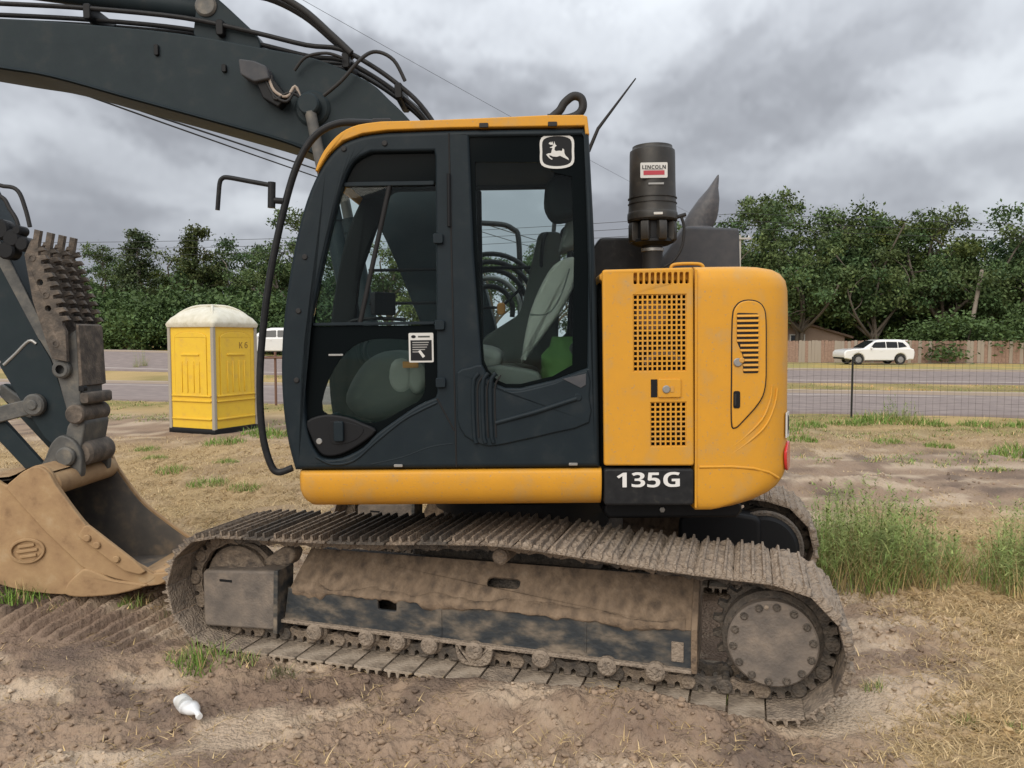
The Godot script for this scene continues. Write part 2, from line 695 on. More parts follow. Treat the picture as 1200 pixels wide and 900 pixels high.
	mk("worn_grey", .12, .12, .11, 0.6, {"tex": noise_tex(0.009, 7, 91, [[0.0, .06, .062, .062], [0.5, .10, .10, .095], [0.8, .15, .14, .12], [1.0, .22, .195, .16]]), "bump": fine, "depth": 0.12, "scale": 1.4})
	# ground
	mk("soil", 1, 1, 1, 0.95, {"spec": 0.25, "vcol": true, "world": true, "tex": noise_tex(0.035, 6, 92, [[0.0, .55, .53, .51], [0.25, .80, .79, .78], [0.5, .96, .96, .96], [1.0, 1.0, 1.0, 1.0]], 1024), "bump": noise_tex(0.045, 6, 93, [], 1024), "depth": 1.4, "scale": 0.75})
	mk("asphalt", .2, .17, .17, 0.9, {"world": true, "tex": noise_tex(0.02, 5, 94, [[0.0, .18, .145, .135], [0.5, .225, .18, .165], [1.0, .28, .23, .205]]), "scale": 0.15})
	mk("kerb", .36, .30, .25, 0.9)
	mk("road_paint", .42, .38, .35, 0.8)
	mk("grass", 1, 1, 1, 0.75, {"vcol": true, "back": 0.5, "spec": 0.3})
	mk("straw", 1, 1, 1, 0.8, {"vcol": true, "back": 0.3, "spec": 0.3})
	mk("clods", 1, 1, 1, 0.95, {"vcol": true, "spec": 0.2})
	mk("leaves", 1, 1, 1, 0.6, {"vcol": true, "back": 0.45, "spec": 0.3})
	mk("leaves_dark", .72, .78, .85, 0.6, {"vcol": true, "back": 0.4, "spec": 0.3})
	mk("leaves_yellow", 1, .92, .72, 0.6, {"vcol": true, "back": 0.45, "spec": 0.3})
	mk("bark", .14, .115, .09, 0.95, {"tex": noise_tex(0.03, 4, 95, [[0.0, .07, .058, .045], [1.0, .2, .17, .14]]), "scale": 0.8})
	mk("bark_pale", .28, .24, .2, 0.95)
	mk("fence_wood", .3, .22, .17, 0.9, {"tex": noise_tex(0.03, 4, 96, [[0.0, .22, .14, .105], [1.0, .38, .26, .20]]), "scale": 0.4})
	mk("fence_wood_grey", .33, .28, .23, 0.9)
	mk("wire", .10, .085, .075, 0.6)
	mk("post_steel", .03, .032, .03, 0.6)
	mk("rusty_pipe", .16, .085, .06, 0.8)
	mk("house_wall", .34, .25, .2, 0.9)
	mk("roof_shingle", .2, .14, .11, 0.95)
	mk("plastic_yellow", .78, .50, .03, 0.38, {"tex": noise_tex(0.012, 4, 97, [[0.0, .82, .55, .045], [0.6, .80, .52, .045], [1.0, .70, .45, .07]]), "scale": 0.7})
	mk("plastic_white", .72, .72, .68, 0.5, {"tex": noise_tex(0.014, 4, 98, [[0.0, .52, .49, .38], [0.6, .66, .63, .52], [1.0, .72, .70, .62]]), "scale": 0.9})
	mk("plastic_grey", .36, .33, .28, 0.5)
	mk("car_white", .78, .78, .78, 0.25, {"coat": 0.6, "coat_rough": 0.05})
	mk("car_glass", .02, .022, .024, 0.05)
	mk("tyre", .018, .018, .018, 0.8)
	mk("rim", .4, .4, .42, 0.3, {"metal": 0.7})
	mk("lamp_clear", .6, .6, .6, 0.1)
	mk("bottle", .78, .80, .82, 0.25, {"coat": 0.5})
	mk("cable", .015, .015, .016, 0.6)
	mk("concrete", .42, .40, .37, 0.9)


# ================================================================ ground
const TRACK_A := 0.29671   # 17 degrees

func track_local(x: float, z: float) -> Vector2:
	var dx := x - MACHINE.x
	var dz := z - MACHINE.z
	return Vector2(dx * cos(TRACK_A) + dz * sin(TRACK_A), -dx * sin(TRACK_A) + dz * cos(TRACK_A))


func road_v(x: float, z: float) -> float:
	return 0.21 * x - 0.978 * z


func rise(x: float, z: float) -> float:
	return smoothstep(27.0, 41.0, road_v(x, z)) * (0.2 + 0.8 * (1.0 - smoothstep(-24.0, -2.0, x)))


func bump2(x: float, z: float, cx: float, cz: float, rx: float, rz: float) -> float:
	var d := Vector2((x - cx) / rx, (z - cz) / rz).length()
	return 1.0 - smoothstep(0.35, 1.0, d)


func height(x: float, z: float) -> float:
	var far := Vector2(x, z + 4.0).length()
	var near := 1.0 - smoothstep(6.0, 16.0, far)
	var h := rise(x, z)
	var mid := 1.0 - smoothstep(10.0, 30.0, far)
	h += n_big.get_noise_2d(x * 3.0, z * 3.0) * 0.05 * mid
	# heap on which the bucket lies
	h += 0.17 * bump2(x, z, -3.6, -5.7, 2.4, 1.5)
	if near > 0.0:
		var t := track_local(x, z)
		var under: float = (1.0 - smoothstep(1.75, 2.1, absf(t.x))) * (1.0 - smoothstep(1.16, 1.30, absf(t.y)))
		h -= 0.02 * under
		# mud pushed up along the outside of the near track
		var side := (1.0 - smoothstep(0.04, 0.30, absf(t.y - 1.40))) * maxf(smoothstep(-0.7, 0.9, t.x) * (1.0 - smoothstep(1.15, 1.6, t.x)), 0.3 * smoothstep(-1.9, -1.4, t.x) * (1.0 - smoothstep(1.9, 2.2, t.x)) * smoothstep(-0.3, 0.3, n_mid.get_noise_2d(x * 2.0, z * 2.0)))
		h += side * (0.10 + 0.04 * n_mid.get_noise_2d(x * 4.0, z * 4.0)) * (1.0 - under)
		# the print the track left in front of the machine, a row of bars across it
		var lane := (1.0 - smoothstep(0.0, 0.16, maxf(absf(t.y - 0.98) - 0.36, 0.0))) * (1.0 - smoothstep(-1.95, -1.75, t.x)) * smoothstep(-6.0, -3.6, t.x)
		var rough := near * (1.0 - 0.85 * under)
		var smooth_patch := smoothstep(-0.1, 0.35, n_patch.get_noise_2d(x * 0.8 + 9.0, z * 0.9))
		var r := n_mid.get_noise_2d(x * 1.6, z * 1.9) * 0.045 + n_small.get_noise_2d(x * 1.4, z * 1.6) * lerpf(0.034, 0.010, smooth_patch)
		var tiny := n_tiny.get_noise_2d(x * 1.3, z * 1.3)
		r += maxf(tiny, -0.2) * lerpf(0.027, 0.005, smooth_patch)
		h += r * rough * (1.0 - 0.75 * lane)
		if lane > 0.0:
			var bar := sin((t.x + 0.02 * n_small.get_noise_2d(x, z)) * TAU / 0.105)
			h += lane * (clampf(bar * 2.6 + 0.5, -1.0, 1.0) * 0.028 - 0.006) * (0.85 + 0.6 * n_mid.get_noise_2d(x * 3.0, z * 3.0))
		# a wheel track and a low bank of dug soil on the right
		var d := z + 9.6 - 0.16 * (x - 3.0) + 0.25 * n_mid.get_noise_1d(x * 1.2)
		h += near * smoothstep(1.5, 3.0, x) * 0.09 * exp(-d * d * 5.0)
	return h


func dryness(x: float, z: float) -> float:
	# how much dead grass lies there
	var t := track_local(x, z)
	var n := n_patch.get_noise_2d(x * 0.55 + 3.0, z * 0.55)
	var right := smoothstep(1.9, 3.0, t.x + 0.5 * n) * smoothstep(-8.8, -6.6, z) * (1.0 - smoothstep(-3.1, -2.2, z))
	var left := (1.0 - smoothstep(-1.0, 0.6, x)) * (1.0 - smoothstep(-7.0, -6.2, z)) * smoothstep(-15.0, -11.0, z)
	var back := smoothstep(1.0, 3.0, x) * (1.0 - smoothstep(-13.0, -11.5, z)) * 0.5
	return clampf(maxf(maxf(right, left), back) * (0.9 + 0.9 * n), 0.0, 1.0)


func ground_color(x: float, z: float) -> Color:
	var mud := Color(.24, .175, .132)
	var dark := Color(.155, .117, .095)
	var sand := Color(.54, .43, .32)
	var dirt := Color(.335, .247, .178)
	var straw := Color(.46, .33, .175)
	var a := n_patch.get_noise_2d(x * 0.9, z * 1.2)
	var b := n_mid.get_noise_2d(x * 2.2 + 5.0, z * 3.0)
	var c := dirt.lerp(mud, smoothstep(-0.1, 0.35, a + 0.4 * b))
	c = c.lerp(sand, smoothstep(0.05, 0.36, n_patch.get_noise_2d(x * 0.75 + 40.0, z * 1.6) + 0.45 * b) * 0.85)
	c = c.lerp(dark, smoothstep(0.2, 0.5, n_mid.get_noise_2d(x * 1.3 + 80.0, z * 1.7) + 0.25 * a) * 0.8)
	c = c.lerp(straw, minf(1.0, dryness(x, z) * 0.95))
	var v := road_v(x, z)
	var green := Color(.17, .17, .06)
	var field := smoothstep(14.0, 18.0, v)
	var g := smoothstep(-0.25, 0.25, n_patch.get_noise_2d(x * 0.3, z * 0.5) + (0.15 if x > 4.0 else -0.1))
	c = c.lerp(Color(.48, .35, .17).lerp(green, g * 0.6), field)
	var verge := smoothstep(39.0, 40.0, v)
	c = c.lerp(Color(.50, .36, .13).lerp(Color(.36, .31, .13), g), verge)
	return c


func build_ground() -> void:
	var xs := PackedFloat32Array()
	var zs := PackedFloat32Array()
	var lo := []
	var step := 0.017
	var x := -4.6
	while x > -330.0:
		step *= 1.045
		x -= step
		lo.push_front(x)
	for q in lo:
		xs.append(q)
	x = -4.6
	while x < 4.6:
		xs.append(x)
		x += 0.017
	step = 0.017
	while x < 330.0:
		xs.append(x)
		step *= 1.045
		x += step
	lo = []
	step = 0.017
	var z := -6.4
	while z > -420.0:
		step *= 1.042
		z -= step
		lo.push_front(z)
	for q in lo:
		zs.append(q)
	z = -6.4
	while z < -2.2:
		zs.append(z)
		z += 0.017
	step = 0.017
	while z < 60.0:
		zs.append(z)
		step *= 1.06
		z += step
	var w := xs.size()
	var h := zs.size()
	var ys := PackedFloat32Array()
	ys.resize(w * h)
	var v := PackedVector3Array()
	var n := PackedVector3Array()
	var c := PackedColorArray()
	v.resize(w * h); n.resize(w * h); c.resize(w * h)
	for j in h:
		for i in w:
			var y := height(xs[i], zs[j])
			ys[j * w + i] = y
			v[j * w + i] = Vector3(xs[i], y, zs[j])
			c[j * w + i] = ground_color(xs[i], zs[j])
	var ix := PackedInt32Array()
	ix.resize((w - 1) * (h - 1) * 6)
	var k := 0
	for j in h:
		var j0 := maxi(j - 1, 0); var j1 := mini(j + 1, h - 1)
		for i in w:
			var i0 := maxi(i - 1, 0); var i1 := mini(i + 1, w - 1)
			var sx := (ys[j * w + i1] - ys[j * w + i0]) / (xs[i1] - xs[i0])
			var sz := (ys[j1 * w + i] - ys[j0 * w + i]) / (zs[j1] - zs[j0])
			n[j * w + i] = Vector3(-sx, 1, -sz).normalized()
			if i < w - 1 and j < h - 1:
				var a := j * w + i
				ix[k] = a; ix[k + 1] = a + 1; ix[k + 2] = a + w
				ix[k + 3] = a + 1; ix[k + 4] = a + w + 1; ix[k + 5] = a + w
				k += 6
	var arrays := []
	arrays.resize(Mesh.ARRAY_MAX)
	arrays[Mesh.ARRAY_VERTEX] = v
	arrays[Mesh.ARRAY_NORMAL] = n
	arrays[Mesh.ARRAY_COLOR] = c
	arrays[Mesh.ARRAY_INDEX] = ix
	var m := ArrayMesh.new()
	m.add_surface_from_arrays(Mesh.PRIMITIVE_TRIANGLES, arrays)
	var o := shape("ground", m, M.soil)
	o.set_meta("kind", "structure")


func road_point(u: float, v: float) -> Vector2:
	# u along the road, v away from the site
	return Vector2(u * 0.978 + v * 0.21, u * 0.21 - v * 0.978)


func strip(called: String, v0: float, v1: float, lift: float, m: Material, u0 := -170.0, u1 := 170.0, edge := 0.0) -> MeshInstance3D:
	var g := Geo.new()
	var rows := []
	var u := u0
	while u <= u1:
		var row := PackedVector3Array()
		for k in 9:
			var v := lerpf(v0, v1, clampf((k - 1) / 6.0, 0.0, 1.0))
			if edge > 0.0 and (k <= 1 or k >= 7):
				v += edge * n_mid.get_noise_2d(u * 0.7, v)
			if k == 0:
				v -= lift
			if k == 8:
				v += lift
			var p := road_point(u, v)
			row.append(Vector3(p.x, height(p.x, p.y) + (lift if k > 0 and k < 8 else -0.08), p.y))
		rows.append(row)
		u += 1.7
	g.grid(rows)
	return struct(called, g, m)


func build_roads() -> void:
	strip("road", 19.4, 26.0, 0.05, M.asphalt, -170, 170, 0.3)
	strip("road", 31.8, 39.2, 0.06, M.asphalt, -170, 170, 0.2)
	strip("road_line", 25.1, 25.2, 0.058, M.road_paint)
	strip("road_line", 32.3, 32.4, 0.068, M.road_paint)
	for v0 in [26.15, 39.4]:
		var g := Geo.new()
		var rows := []
		var u := -170.0
		while u <= 170.0:
			var row := PackedVector3Array()
			for e in [[0.0, -0.1], [0.01, 0.12], [0.03, 0.14], [0.2, 0.14], [0.22, 0.12], [0.23, -0.1]]:
				var p := road_point(u, v0 + e[0])
				row.append(Vector3(p.x, height(p.x, p.y) + e[1], p.y))
			rows.append(row)
			u += 1.7
		g.grid(rows, false)
		struct("kerb", g, M.kerb)


# ================================================================ trees
func limb(g: Geo, from: Vector3, to: Vector3, r0: float, r1: float, r: RandomNumberGenerator, bend := 0.12) -> PackedVector3Array:
	var p := PackedVector3Array()
	var rr := []
	var len := from.distance_to(to)
	var off := Vector3(r.randf_range(-1, 1), r.randf_range(-0.4, 0.6), r.randf_range(-1, 1)) * len * bend
	var k := 5
	for i in k + 1:
		var t := float(i) / k
		p.append(from.lerp(to, t) + off * sin(t * PI))
		rr.append(lerpf(r0, r1, t))
	g.tube(p, rr, 7)
	return p


func leaf(g: Geo, p: Vector3, size: float, r: RandomNumberGenerator, tone: Color) -> void:
	var a := Vector3(r.randf_range(-1, 1), r.randf_range(-1, 1), r.randf_range(-1, 1)).normalized()
	var b := a.cross(Vector3(r.randf_range(-1, 1), r.randf_range(0, 1.5), r.randf_range(-1, 1))).normalized()
	var nn := a.cross(b).normalized()
	if nn.y < 0:
		nn = -nn
	a *= size; b *= size * 0.55
	g.tint = tone
	g.tri(p - a, p + b, p + a, nn, nn, nn)
	g.tri(p - a, p + a, p - b, nn, nn, nn)


# returns [trunk mesh, crown mesh]
func tree_kind(sd: int, tall: float, wide: float, bare: float, kind: String) -> Array:
	var r := RandomNumberGenerator.new()
	r.seed = sd
	var wood := Geo.new()
	var crown := Geo.new()
	crown.paint = true
	var tips := []
	if kind == "pine":
		var top := Vector3(r.randf_range(-.4, .4), tall, r.randf_range(-.4, .4))
		var line := limb(wood, Vector3.ZERO - Vector3(0, .3, 0), top, tall * 0.016, 0.04, r, 0.02)
		var k := 26
		for i in k:
			var t := lerpf(bare, 1.0, (i + 0.5) / k)
			var base := line[0].lerp(top, t)
			var ang := r.randf() * TAU
			var out := wide * pow(1.0 - (t - bare) / (1.02 - bare), 0.7) * r.randf_range(0.55, 1.0) + 0.25
			var e := base + Vector3(cos(ang) * out, r.randf_range(-0.1, 0.35) * out, sin(ang) * out)
			limb(wood, base, e, 0.06, 0.02, r)
			tips.append([e, r.randf_range(0.55, 0.95)])
			tips.append([base.lerp(e, 0.55), r.randf_range(0.45, 0.8)])
	else:
		var stems := 1 if r.randf() < 0.55 else 2
		for s in stems:
			var lean := Vector3(r.randf_range(-.12, .12), 0, r.randf_range(-.12, .12)) * tall * (1.0 if stems == 1 else 1.8)
			var fork := Vector3(0, tall * bare, 0) + lean * bare
			var r0 := tall * (0.022 if stems == 1 else 0.016)
			limb(wood, Vector3(s * 0.25, -0.3, 0), fork, r0, r0 * 0.75, r, 0.04)
			var arms := r.randi_range(4, 6)
			for i in arms:
				var ang := TAU * (i + r.randf_range(-.25, .25)) / arms + s
				var up := r.randf_range(0.18, 0.95)
				var out := wide * r.randf_range(0.45, 0.8) * (1.15 - 0.5 * up)
				var e := fork + Vector3(cos(ang) * out, (tall - fork.y) * up * 0.78, sin(ang) * out)
				var l := limb(wood, fork, e, r0 * 0.6, r0 * 0.25, r, 0.16)
				for q in r.randi_range(4, 6):
					var b0 := l[r.randi_range(2, 5)]
					var dir := Vector3(r.randf_range(-1, 1), r.randf_range(-0.25, 1.0), r.randf_range(-1, 1)).normalized()
					var e2 := b0 + dir * wide * r.randf_range(0.22, 0.5)
					e2.y = minf(e2.y, tall)
					limb(wood, b0, e2, r0 * 0.22, r0 * 0.06, r, 0.14)
					tips.append([e2, r.randf_range(0.55, 1.15)])
					for z in 2:
						var e3 := e2 + Vector3(r.randf_range(-1, 1), r.randf_range(-.5, .9), r.randf_range(-1, 1)) * wide * 0.22
						e3.y = minf(e3.y, tall)
						tips.append([e3, r.randf_range(0.4, 0.85)])
	for t in tips:
		var c: Vector3 = t[0]
		var rad: float = t[1] * (tall / 12.0 * 0.35 + 0.65)
		var count := int(150 * rad * rad) + 40
		var hue := r.randf_range(0.75, 1.25)
		var age := r.randf()
		for i in count:
			var d := Vector3(r.randfn(), r.randfn() * 0.7, r.randfn()) * 0.5 * rad
			var sh := hue * r.randf_range(0.7, 1.3)
			var tone := Color(.062, .110, .045).lerp(Color(.115, .150, .055), age)
			if kind == "pine":
				tone = Color(.058, .088, .042).lerp(Color(.085, .105, .045), age)
			leaf(crown, c + d, r.randf_range(0.08, 0.17) if kind != "pine" else r.randf_range(0.09, 0.2), r, Color(tone.r * sh, tone.g * sh, tone.b * sh))
	return [wood.mesh(), crown.mesh()]


func bush_kind(sd: int, tall: float, wide: float) -> Array:
	var r := RandomNumberGenerator.new()
	r.seed = sd
	var wood := Geo.new()
	var crown := Geo.new()
	crown.paint = true
	for i in 16:
		var ang := r.randf() * TAU
		var e := Vector3(cos(ang) * wide * sqrt(r.randf()), tall * r.randf_range(0.25, 1.0), sin(ang) * wide * sqrt(r.randf()))
		e.y *= 1.0 - 0.45 * Vector2(e.x, e.z).length() / wide
		limb(wood, Vector3(e.x * 0.15, -0.1, e.z * 0.15), e, 0.06, 0.02, r)
		for q in 3:
			var c := e + Vector3(r.randfn(), r.randfn() * 0.6, r.randfn()) * wide * 0.17
			c.y = maxf(c.y, 0.3)
			var hue := r.randf_range(0.7, 1.25)
			for k in 150:
				var d := Vector3(r.randfn(), r.randfn() * 0.75, r.randfn()) * 0.36
				var sh := hue * r.randf_range(0.7, 1.3)
				leaf(crown, c + d, r.randf_range(0.06, 0.13), r, Color(.085 * sh, .135 * sh, .048 * sh))
	return [wood.mesh(), crown.mesh()]


const ORD := ["first", "second", "third", "fourth", "fifth", "sixth", "seventh", "eighth", "ninth", "tenth", "eleventh", "twelfth", "thirteenth", "fourteenth", "fifteenth", "sixteenth", "seventeenth", "eighteenth", "nineteenth", "twentieth"]


func put_tree(kind: Array, px: float, depth: float, s: float, turn: float, called: String, label: String, category: String, group: String, bark: Material, wide := 1.0) -> void:
	# px: how far to the side per metre of distance
	var x := px * depth
	var z := -depth
	var t := thing(called, label, category, Vector3(x, height(x, z), z), turn, group)
	shape("trunk" if category == "tree" else "stems", kind[0], bark, t)
	shape("crown" if category == "tree" else "foliage", kind[1], [M.leaves, M.leaves_dark, M.leaves, M.leaves_yellow][int(absf(turn) * 3.7 + depth) % 4], t)
	t.scale = Vector3(s * wide, s, s * wide)


func build_trees() -> void:
	var oak := []
	for i in 5:
		oak.append(tree_kind(100 + i * 7, 12.0, 4.6, [0.26, 0.2, 0.16, 0.22, 0.13][i], "oak"))
	var pine := []
	for i in 2:
		pine.append(tree_kind(200 + i, 12.0, 2.3, 0.42, "pine"))
	var bush := []
	for i in 3:
		bush.append(bush_kind(300 + i, 3.0, 2.0))
	# left: [side, depth, scale, turn, kind]
	var left := [
		[-.60, 66, .92, 10, "oak", 0], [-.545, 62, .80, 80, "oak", 1], [-.505, 66, .86, 140, "oak", 2], [-.475, 60, .84, 0, "pine", 0],
		[-.435, 64, .92, 30, "oak", 3], [-.405, 59, .86, 200, "pine", 1], [-.365, 62, .98, 260, "oak", 4], [-.325, 66, 1.05, 310, "oak", 0],
		[-.285, 58, 1.02, 45, "oak", 1], [-.235, 62, 1.0, 100, "oak", 2]]
	for i in left.size():
		var a: Array = left[i]
		put_tree(oak[a[5]] if a[4] == "oak" else pine[a[5]], a[0], a[1], a[2] * .88, a[3], "pine_tree" if a[4] == "pine" else "broadleaf_tree",
			("dark slender pine, " if a[4] == "pine" else "green broadleaf tree, ") + ORD[i] + " from the left in the tree line beyond the left road", "tree", "tree line beyond the left road", M.bark if i % 3 else M.bark_pale)
	var mid := [[-.16, 66, .95, 10, 3], [-.09, 60, .85, 70, 4], [-.02, 64, .85, 130, 0], [.05, 62, .8, 190, 1], [.115, 66, .68, 250, 2], [.165, 62, .72, 330, 3]]
	for i in mid.size():
		var a: Array = mid[i]
		put_tree(oak[a[4]], a[0], a[1], a[2], a[3], "broadleaf_tree", "green tree mostly hidden behind the excavator body, " + ORD[i] + " from the left there", "tree", "trees behind the excavator", M.bark)
	var right := [
		[.225, 62, .95, 15, 4], [.275, 57, .95, 75, 0], [.325, 61, 1.08, 150, 1], [.37, 56, 1.0, 220, 2], [.42, 60, 1.06, 290, 3], [.465, 56, .98, 20, 4],
		[.51, 60, 1.05, 110, 0], [.555, 57, .93, 170, 1], [.625, 56, 1.05, 60, 2], [.675, 60, 1.12, 130, 3], [.735, 57, 1.1, 200, 4], [.30, 60, .98, 33, 1], [.395, 62, 1.08, 303, 2], [.445, 61, 1.06, 123, 0], [.545, 60, 1.02, 243, 3], [.25, 62, .95, 93, 2]]
	for i in right.size():
		var a: Array = right[i]
		put_tree(oak[a[4]], a[0], a[1], a[2] * 1.05, a[3], "shade_tree", "tall spreading shade tree, " + (ORD[i] + " from the left in the row behind the board fence" if i < 11 else ["beside the tiny house roof", "left of the parked car", "straight behind the parked car", "right of the parked car", "beside the exhaust of the excavator"][i - 11]), "tree", "tall trees behind the board fence", M.bark)
	var back := [[-.58, 76], [-.52, 80], [-.455, 76], [-.38, 80], [-.31, 78], [-.25, 82], [.25, 74], [.30, 78], [.35, 73], [.40, 77], [.445, 73], [.49, 77], [.53, 73], [.60, 74], [.65, 78], [.70, 74], [.78, 76]]
	for i in back.size():
		var a: Array = back[i]
		var s: float = (0.86 if a[0] < 0 else 1.05)
		put_tree(oak[(i * 2 + 1) % 5], a[0], a[1], s * 0.92, i * 67.0, "woodland_tree", "woodland tree of the second row, " + ORD[i] + " from the left", "tree", "second row of trees", M.bark, 1.25)
	# undergrowth
	var low_left := [[-.58, 53, 1.3], [-.53, 55, 1.5], [-.49, 52, 1.15], [-.45, 55, 1.5], [-.41, 53, 1.3], [-.375, 55, 1.6], [-.34, 52, 1.35], [-.30, 54, 1.5], [-.26, 53, 1.4], [-.21, 55, 1.4]]
	for i in low_left.size():
		var a: Array = low_left[i]
		put_tree(bush[i % 3], a[0], a[1], a[2], i * 50.0, "bush", "leafy bush at the foot of the left tree line, " + ORD[i] + " from the left", "bush", "undergrowth beyond the left road", M.bark, 1.1)
	var low_right := [[.20, 62, 1.5], [.25, 64, 1.7], [.29, 62, 1.5], [.325, 64, 1.7], [.36, 66, 1.6], [.40, 63, 1.7], [.44, 62, 1.6], [.48, 64, 1.8], [.52, 62, 1.6], [.56, 64, 1.7], [.60, 62, 1.7], [.65, 63, 1.7], [.70, 61, 1.6], [.75, 62, 1.7]]
	for i in low_right.size():
		var a: Array = low_right[i]
		put_tree(bush[(i + 1) % 3], a[0], a[1], a[2], i * 70.0, "bush", "dark bush in the shade behind the board fence, " + ORD[i] + " from the left", "bush", "undergrowth behind the board fence", M.bark, 1.1)
	put_tree(bush[0], .585, 50, 1.12, 20, "bush", "bright green spreading bush hanging over the board fence at the right", "bush", "", M.bark, 1.35)
	put_tree(bush[1], .66, 51, 1.35, 70, "bush", "yellowish bush beside the right edge, next to the bright green one", "bush", "", M.bark, 1.0)
	# two young trees on the median
	for e in [[-.4755, 38.0, 1.0, "thin sapling on the road median, right of the pair"], [-.486, 37.5, .75, "thin sapling on the road median, left of the pair"]]:
		plant("sapling", weed(8, 6, 1.7, .16), e[0] * e[1], -e[1], e[2], e[3], "tree", "saplings on the median")


# ================================================================ far things
func wheel(parent: Node3D, x: float, y: float, z: float, r: float) -> void:
	var w := group_node("wheel", parent)
	w.position = Vector3(x, y, z)
	part("tyre", Geo.new().drum(0, 0, -.11, .11, r, .04, 28, r * 0.62), M.tyre, w)
	var g := Geo.new()
	g.drum(0, 0, -.085, .085, r * 0.64, .01, 24)
	part("rim", g, M.rim, w)
	var spokes := Geo.new()
	for k in 5:
		var a := TAU * k / 5
		spokes.xf = Transform3D(Basis(Vector3.BACK, a), Vector3.ZERO)
		spokes.prism(arr([.03, -.035, r * .6, -.02, r * .6, .02, .03, .035]), -.1, .1, .006)
	part("spokes", spokes, M.rim, w)


func car(label: String, where: Vector3, turn: float) -> Node3D:
	# nose towards -x
	var t := thing("parked_car", label, "car", where, turn)
	var body := Geo.new()
	var lower := PackedVector2Array()
	for p in [[-2.34, .42], [-2.40, .58], [-2.38, .82], [-2.25, .96], [-1.7, 1.04], [-1.05, 1.08], [2.1, 1.10], [2.32, 1.02], [2.38, .85], [2.36, .55], [2.3, .34], [1.83, .30]]:
		lower.append(Vector2(p[0], p[1]))
	for k in 9:
		var a := PI * k / 8
		lower.append(Vector2(1.42 + cos(a) * .41, .34 + sin(a) * .41))
	lower.append(Vector2(.95, .27)); lower.append(Vector2(-.98, .27))
	for k in 9:
		var a := PI * k / 8
		lower.append(Vector2(-1.42 + cos(a) * .41, .34 + sin(a) * .41))
	lower.append(Vector2(-1.87, .32))
	body.prism(lower, -.91, .91, .09, [], 50.0, 3)
	part("body", body, M.car_white, t)
	var cabin := Geo.new()
	var rows := []
	for e in [[1.04, -1.12, 2.18, .86], [1.36, -.62, 2.05, .78], [1.60, -.18, 1.82, .69], [1.665, .08, 1.62, .62], [1.68, .3, 1.4, .3]]:
		var row := PackedVector3Array()
		for q in rounded(rect(e[1], -e[3], e[2], e[3]), .16, 3):
			row.append(Vector3(q.x, e[0], q.y))
		rows.append(row)
	cabin.grid(rows, true, true)
	part("cabin", cabin, M.car_white, t)
	for s in [-1, 1]:
		for wnd in [[-.62, 1.12, -.28, 1.50, .42, 1.54, .42, 1.12], [.48, 1.12, .48, 1.54, 1.22, 1.53, 1.22, 1.12], [1.28, 1.12, 1.28, 1.53, 1.62, 1.48, 1.86, 1.2]]:
			var gl := Geo.new()
			gl.xf = turned(Vector3(-s * 17.0, 0, 0), Vector3(0, 1.08, s * .862)) * at(0, -1.08, 0)
			gl.prism(rounded(arr(wnd), .05, 3), -.012, .012, .004)
			part("window", gl, M.car_glass, t)
		part("headlight", Geo.new().box(-2.2, .82, s * .66, .26, .13, .3, .04), M.lamp_clear, t)
		part("tail_light", Geo.new().box(2.29, .9, s * .74, .16, .2, .24, .04), M.red_lens, t)
		part("mirror", Geo.new().box(-.62, 1.12, s * 1.0, .12, .13, .2, .04), M.car_white, t)
		part("sill", Geo.new().box(0, .25, s * .86, 2.0, .06, .06, .02), M.black, t)
		for x in [-.1, .5, 1.0]:
			part("door_handle", Geo.new().box(x + .2, .92, s * .915, .16, .03, .03, .01), M.car_white, t)
			break
		wheel(t, -1.42, .34, s * .8, .34)
		wheel(t, 1.42, .34, s * .8, .34)
	var ws := Geo.new()
	ws.flat(Vector3(-1.02, 1.10, -.74), Vector3(-1.02, 1.10, .74), Vector3(-.27, 1.57, .6), Vector3.UP)
	ws.flat(Vector3(-1.02, 1.10, -.74), Vector3(-.27, 1.57, .6), Vector3(-.27, 1.57, -.6), Vector3.UP)
	var wind := part("windscreen", ws, M.car_glass, t)
	wind.position = Vector3(-.03, .03, 0)
	part("bumper", Geo.new().box(-2.3, .45, 0, .16, .16, 1.6, .05), M.black, t)
	part("spoiler", Geo.new().box(1.93, 1.62, 0, .3, .05, 1.1, .02), M.car_white, t)
	return t


func build_far_things() -> void:
	var p := Vector3(.4665 * 47, 0, -47)
	p.y = height(p.x, p.z)
	car("white family car parked on the verge in front of the board fence", p, 2.0).scale = Vector3.ONE * .9
	p = Vector3(-.312 * 46.5, 0, -46.5)
	p.y = height(p.x, p.z) + .05
	car("white car glimpsed between the yellow toilet and the cab handrail", p, 12.0)
	# house behind the board fence
	var h := thing("small_house", "small tan house with a low gable roof behind the board fence", "house", Vector3(.368 * 57, height(.368 * 57, -57), -57), 4.0)
	var wall := Geo.new()
	wall.prism(arr([-3.6, 0, 3.6, 0, 3.6, 1.75, 0, 2.75, -3.6, 1.75]), -5, 0)
	part("wall", wall, M.house_wall, h)
	for s in [-1, 1]:
		var rf := Geo.new()
		rf.prism(arr([s * 4.1, 1.56, 0, 2.72, 0, 2.86, s * 4.1, 1.72]), -5.3, .35, .01)
		part("roof", rf, M.roof_shingle, h)
	var win := part("window", Geo.new().box(0, 1.4, .02, 1.0, .8, .06, .01), M.car_glass, h)
	part("frame", Geo.new().prism(rect(-.58, .93, .58, 1.87), .0, .05, .008, [rect(-.47, 1.03, .47, 1.77)]), M.white_paint, win)


